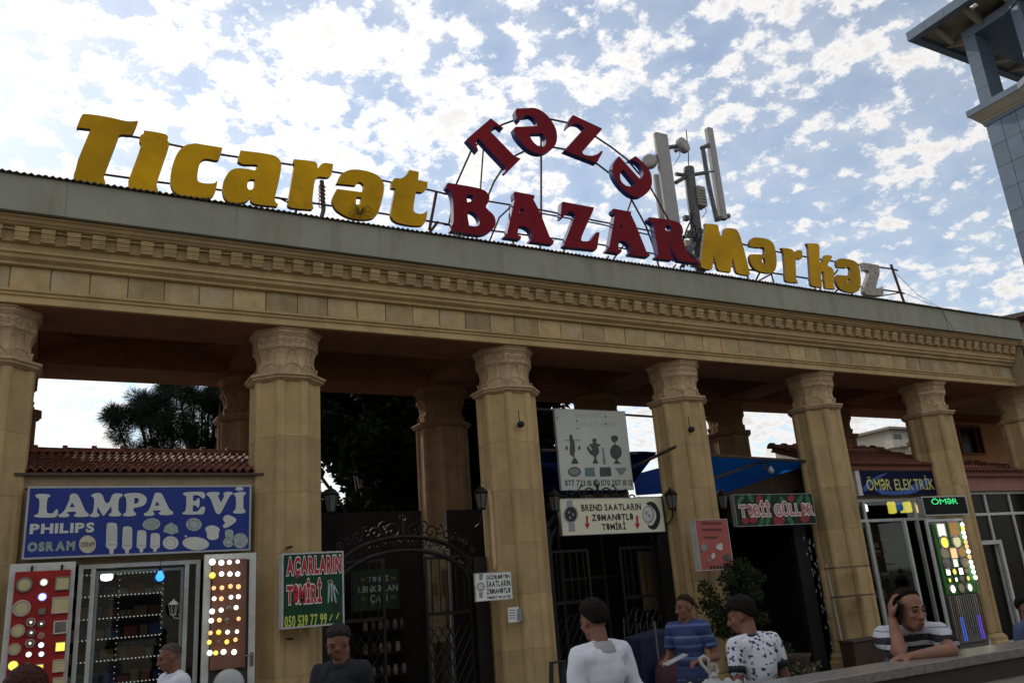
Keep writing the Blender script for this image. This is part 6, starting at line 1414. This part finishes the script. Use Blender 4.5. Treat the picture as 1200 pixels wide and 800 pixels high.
FLW = pattern_mat('flower_print_cloth', flowers)
STB = pattern_mat('blue_striped_cloth', stripes(((0, (.02, .035, .12)), (.30, (.07, .11, .24)), (.42, (.02, .035, .12)), (.62, (.035, .06, .17)), (.75, (.11, .16, .28)), (.85, (.02, .03, .10))), 5.2))
R90 = math.pi/2
def ptop(px, py, D): return atD(px, py, D)
# 1 top of a head, bottom left corner
p_ = ptop(31, 784, 4.2); person('person close to the camera at the bottom left, only auburn hair in view', (p_.x, p_.y+.05), math.pi, p_.z, {'stand': 1.74}, mat('plum_shirt', (.08, .03, .05)), TRO, hair=HAIRR, hairline=(.4, -.3, -.8, .02), collar=None)
# 2 older man in white shirt, side view, before the lamp shop
p_ = ptop(199, 753, 8.2); person('older man with cropped grey hair and open white shirt passing the lamp shop', (p_.x, p_.y), -1.15, p_.z, {'stand': 1.74, 'hea': (0, -.055, 1.615)}, WSH, TRO, skin=SKD, hair=mat('hair_cropped', (.09, .065, .055), .9, var=.4, scale=60, spec=.2), hairline=(.60, .15, -.35, -.007), headturn=-.15, headtilt=.25, collar=WSH, build=1.02)
# 3 man in navy polo
p_ = ptop(396, 733, 6.6); person('grey haired man in a dark navy polo looking down below the green key repair sign', (p_.x, p_.y), -.35, p_.z, {'stand': 1.74, 'hea': (0, -.045, 1.62)}, NAV, TRO, skin=SKD, hair=HAIRG, hairline=(.48, .02, -.4, .012), headturn=-.45, headtilt=.38, collar=NAV, build=1.04)
# 4 man in white shirt from behind
p_ = ptop(693, 705, 5.6); person('man in a pale white shirt with his back turned, before the third column', (p_.x, p_.y), -2.6, p_.z, {'stand': 1.72, 'hea': (0, -.05, 1.605), 'che': (0, .02, 1.30)}, WSH, TRO, skin=SKD, hair=HAIRB, hairline=(.4, -.15, -.85, .012), headturn=.1, headtilt=.22, collar=mat('grey_collar', (.30, .30, .31), .8), sleeve=.75, build=.92)
# 5 man in striped blue tee by column 4
def tray(mb, j, P, RZ): pass
p_ = ptop(800, 696, 8.8); r5, j5, P5 = person('man in a blue striped T-shirt standing in the gateway holding a small white paper', (p_.x, p_.y), -.35, p_.z, {'stand': 1.74, 'eR': (-.25, .05, 1.14), 'eL': (.25, .04, 1.13), 'wR': (-.18, -.24, 1.13), 'wL': (.17, -.24, 1.12)}, STB, JEAN, skin=SKD, hair=mat('hair_brown', (.03, .018, .012), .9, var=.4, scale=60, bump=.9, bscale=90, spec=.15), hairline=(.58, .12, -.4), headturn=-.55, headtilt=.1, build=1.0,
    handpose={'R': ((.3, -.9, 0), (0, 0, -1), 1, .5), 'L': ((-.4, -.9, 0), (0, 0, -1), -1, .5)})
c = (j5['wR']+j5['wL'])/2; Fd5 = Matrix.Rotation(-.35-math.atan2(p_.x, p_.y), 3, 'Z') @ V3((0, -1, 0)); c = c+Fd5*.12
o = MB().prism([c+V3((-.13, 0, -.02)), c+V3((.13, 0, .05)), c+V3((.15, .10, .06)), c+V3((-.11, .10, -.01))], [c+V3((-.13, 0, -.015)), c+V3((.13, 0, .055)), c+V3((.15, .10, .065)), c+V3((-.11, .10, -.005))]).build('paper_sheet', mat('paper_grey', (.30, .31, .31))); tag(o, 'pale paper held by the man in the blue striped T-shirt', 'paper')
# 6 man in flowered tee
p_ = ptop(866, 701, 6.3); person('young man in a white T-shirt with dark blue flower print, seen from behind left', (p_.x, p_.y), -2.45, p_.z+.0, {'stand': 1.72, 'hea': (0, -.085, 1.60), 'nec': (0, -.03, 1.465), 'che': (0, .02, 1.30)}, FLW, TRO, skin=SKD, hair=HAIRB, hairline=(.25, -.15, -.85, .018), headturn=.70, headtilt=.25, collar=mat('black_collar', (.015, .015, .02), .8), sleevecol=mat('black_collar', ()), sleeve=.5, build=.92)
# 7 man leaning on the parapet, phone at the ear
p_ = atD(1062, 691, 6.15)
WB = (.42, .43, .46); KB = (.012, .012, .018)
STW = pattern_mat('striped_polo_cloth', stripes(((0, (.055, .055, .06)), (.58, KB), (.61, WB), (.665, KB), (.75, WB), (.81, (.10, .12, .2)), (.822, WB), (.88, (.10, .12, .2)), (.892, WB)), 2.0, -.02))
J7 = {'stand': 1.56, 'pel': (0, .42, .96), 'wai': (0, .33, 1.07), 'che': (0, .18, 1.22), 'nec': (0, .05, 1.355), 'hea': (.0, -.03, 1.445), 'sR': (-.155, .10, 1.295), 'sL': (.155, .10, 1.295),
      'hR': (-.10, .42, .90), 'hL': (.10, .44, .90), 'kR': (-.12, .40, .50), 'kL': (.12, .50, .50), 'aR': (-.12, .50, .09), 'aL': (.13, .62, .09),
      'eR': (-.125, -.17, 1.215), 'wR': (-.115, -.06, 1.405), 'eL': (.155, -.15, 1.215), 'wL': (-.09, -.24, 1.20)}
r7, j7, P7 = person('man in a striped polo leaning on the granite parapet with a phone at his ear', (p_.x, p_.y), .18, p_.z, J7, STW, TRO, skin=SK, hair=HAIRB, hairline=(.78, .10, -.45), headturn=.45, headtilt=.15, collar=mat('white_collar', (.40, .41, .43), .8), sleeve=.62, build=1.02, vox=.009, belly=.02,
    handpose={'R': ((.05, .12, 1.0), (1, 0, .1), 1, .55), 'L': ((-1, -.25, -.05), (0, 0, -1), -1, .35)})
c = P7(-.090, -.012, -.005); o = MB().box(-.007, .007, -.034, .034, -.07, .07, Matrix.Translation(c) @ P7.HM.to_4x4() @ Matrix.Rotation(.30, 4, 'X')).build('mobile_phone', mat('phone_black', (.012, .012, .014), .2), bevel=.004); tag(o, 'black mobile phone held to the ear of the man at the parapet', 'phone')
# 8 person at the right edge
p_ = atD(1199, 690, 9.0); person('person in a light blue shirt half cut off by the right edge of the picture', (p_.x, p_.y), 1.0, p_.z-.05, {'stand': 1.74}, mat('dimmed_blue_shirt', (.055, .08, .15), .8, var=.1), TRO, skin=SKD, hair=HAIRB, hairline=(.4, 0, -.5, .01), collar=mat('dimmed_blue_shirt', ()))  # shirt blue is darkened to stand for the dim spot
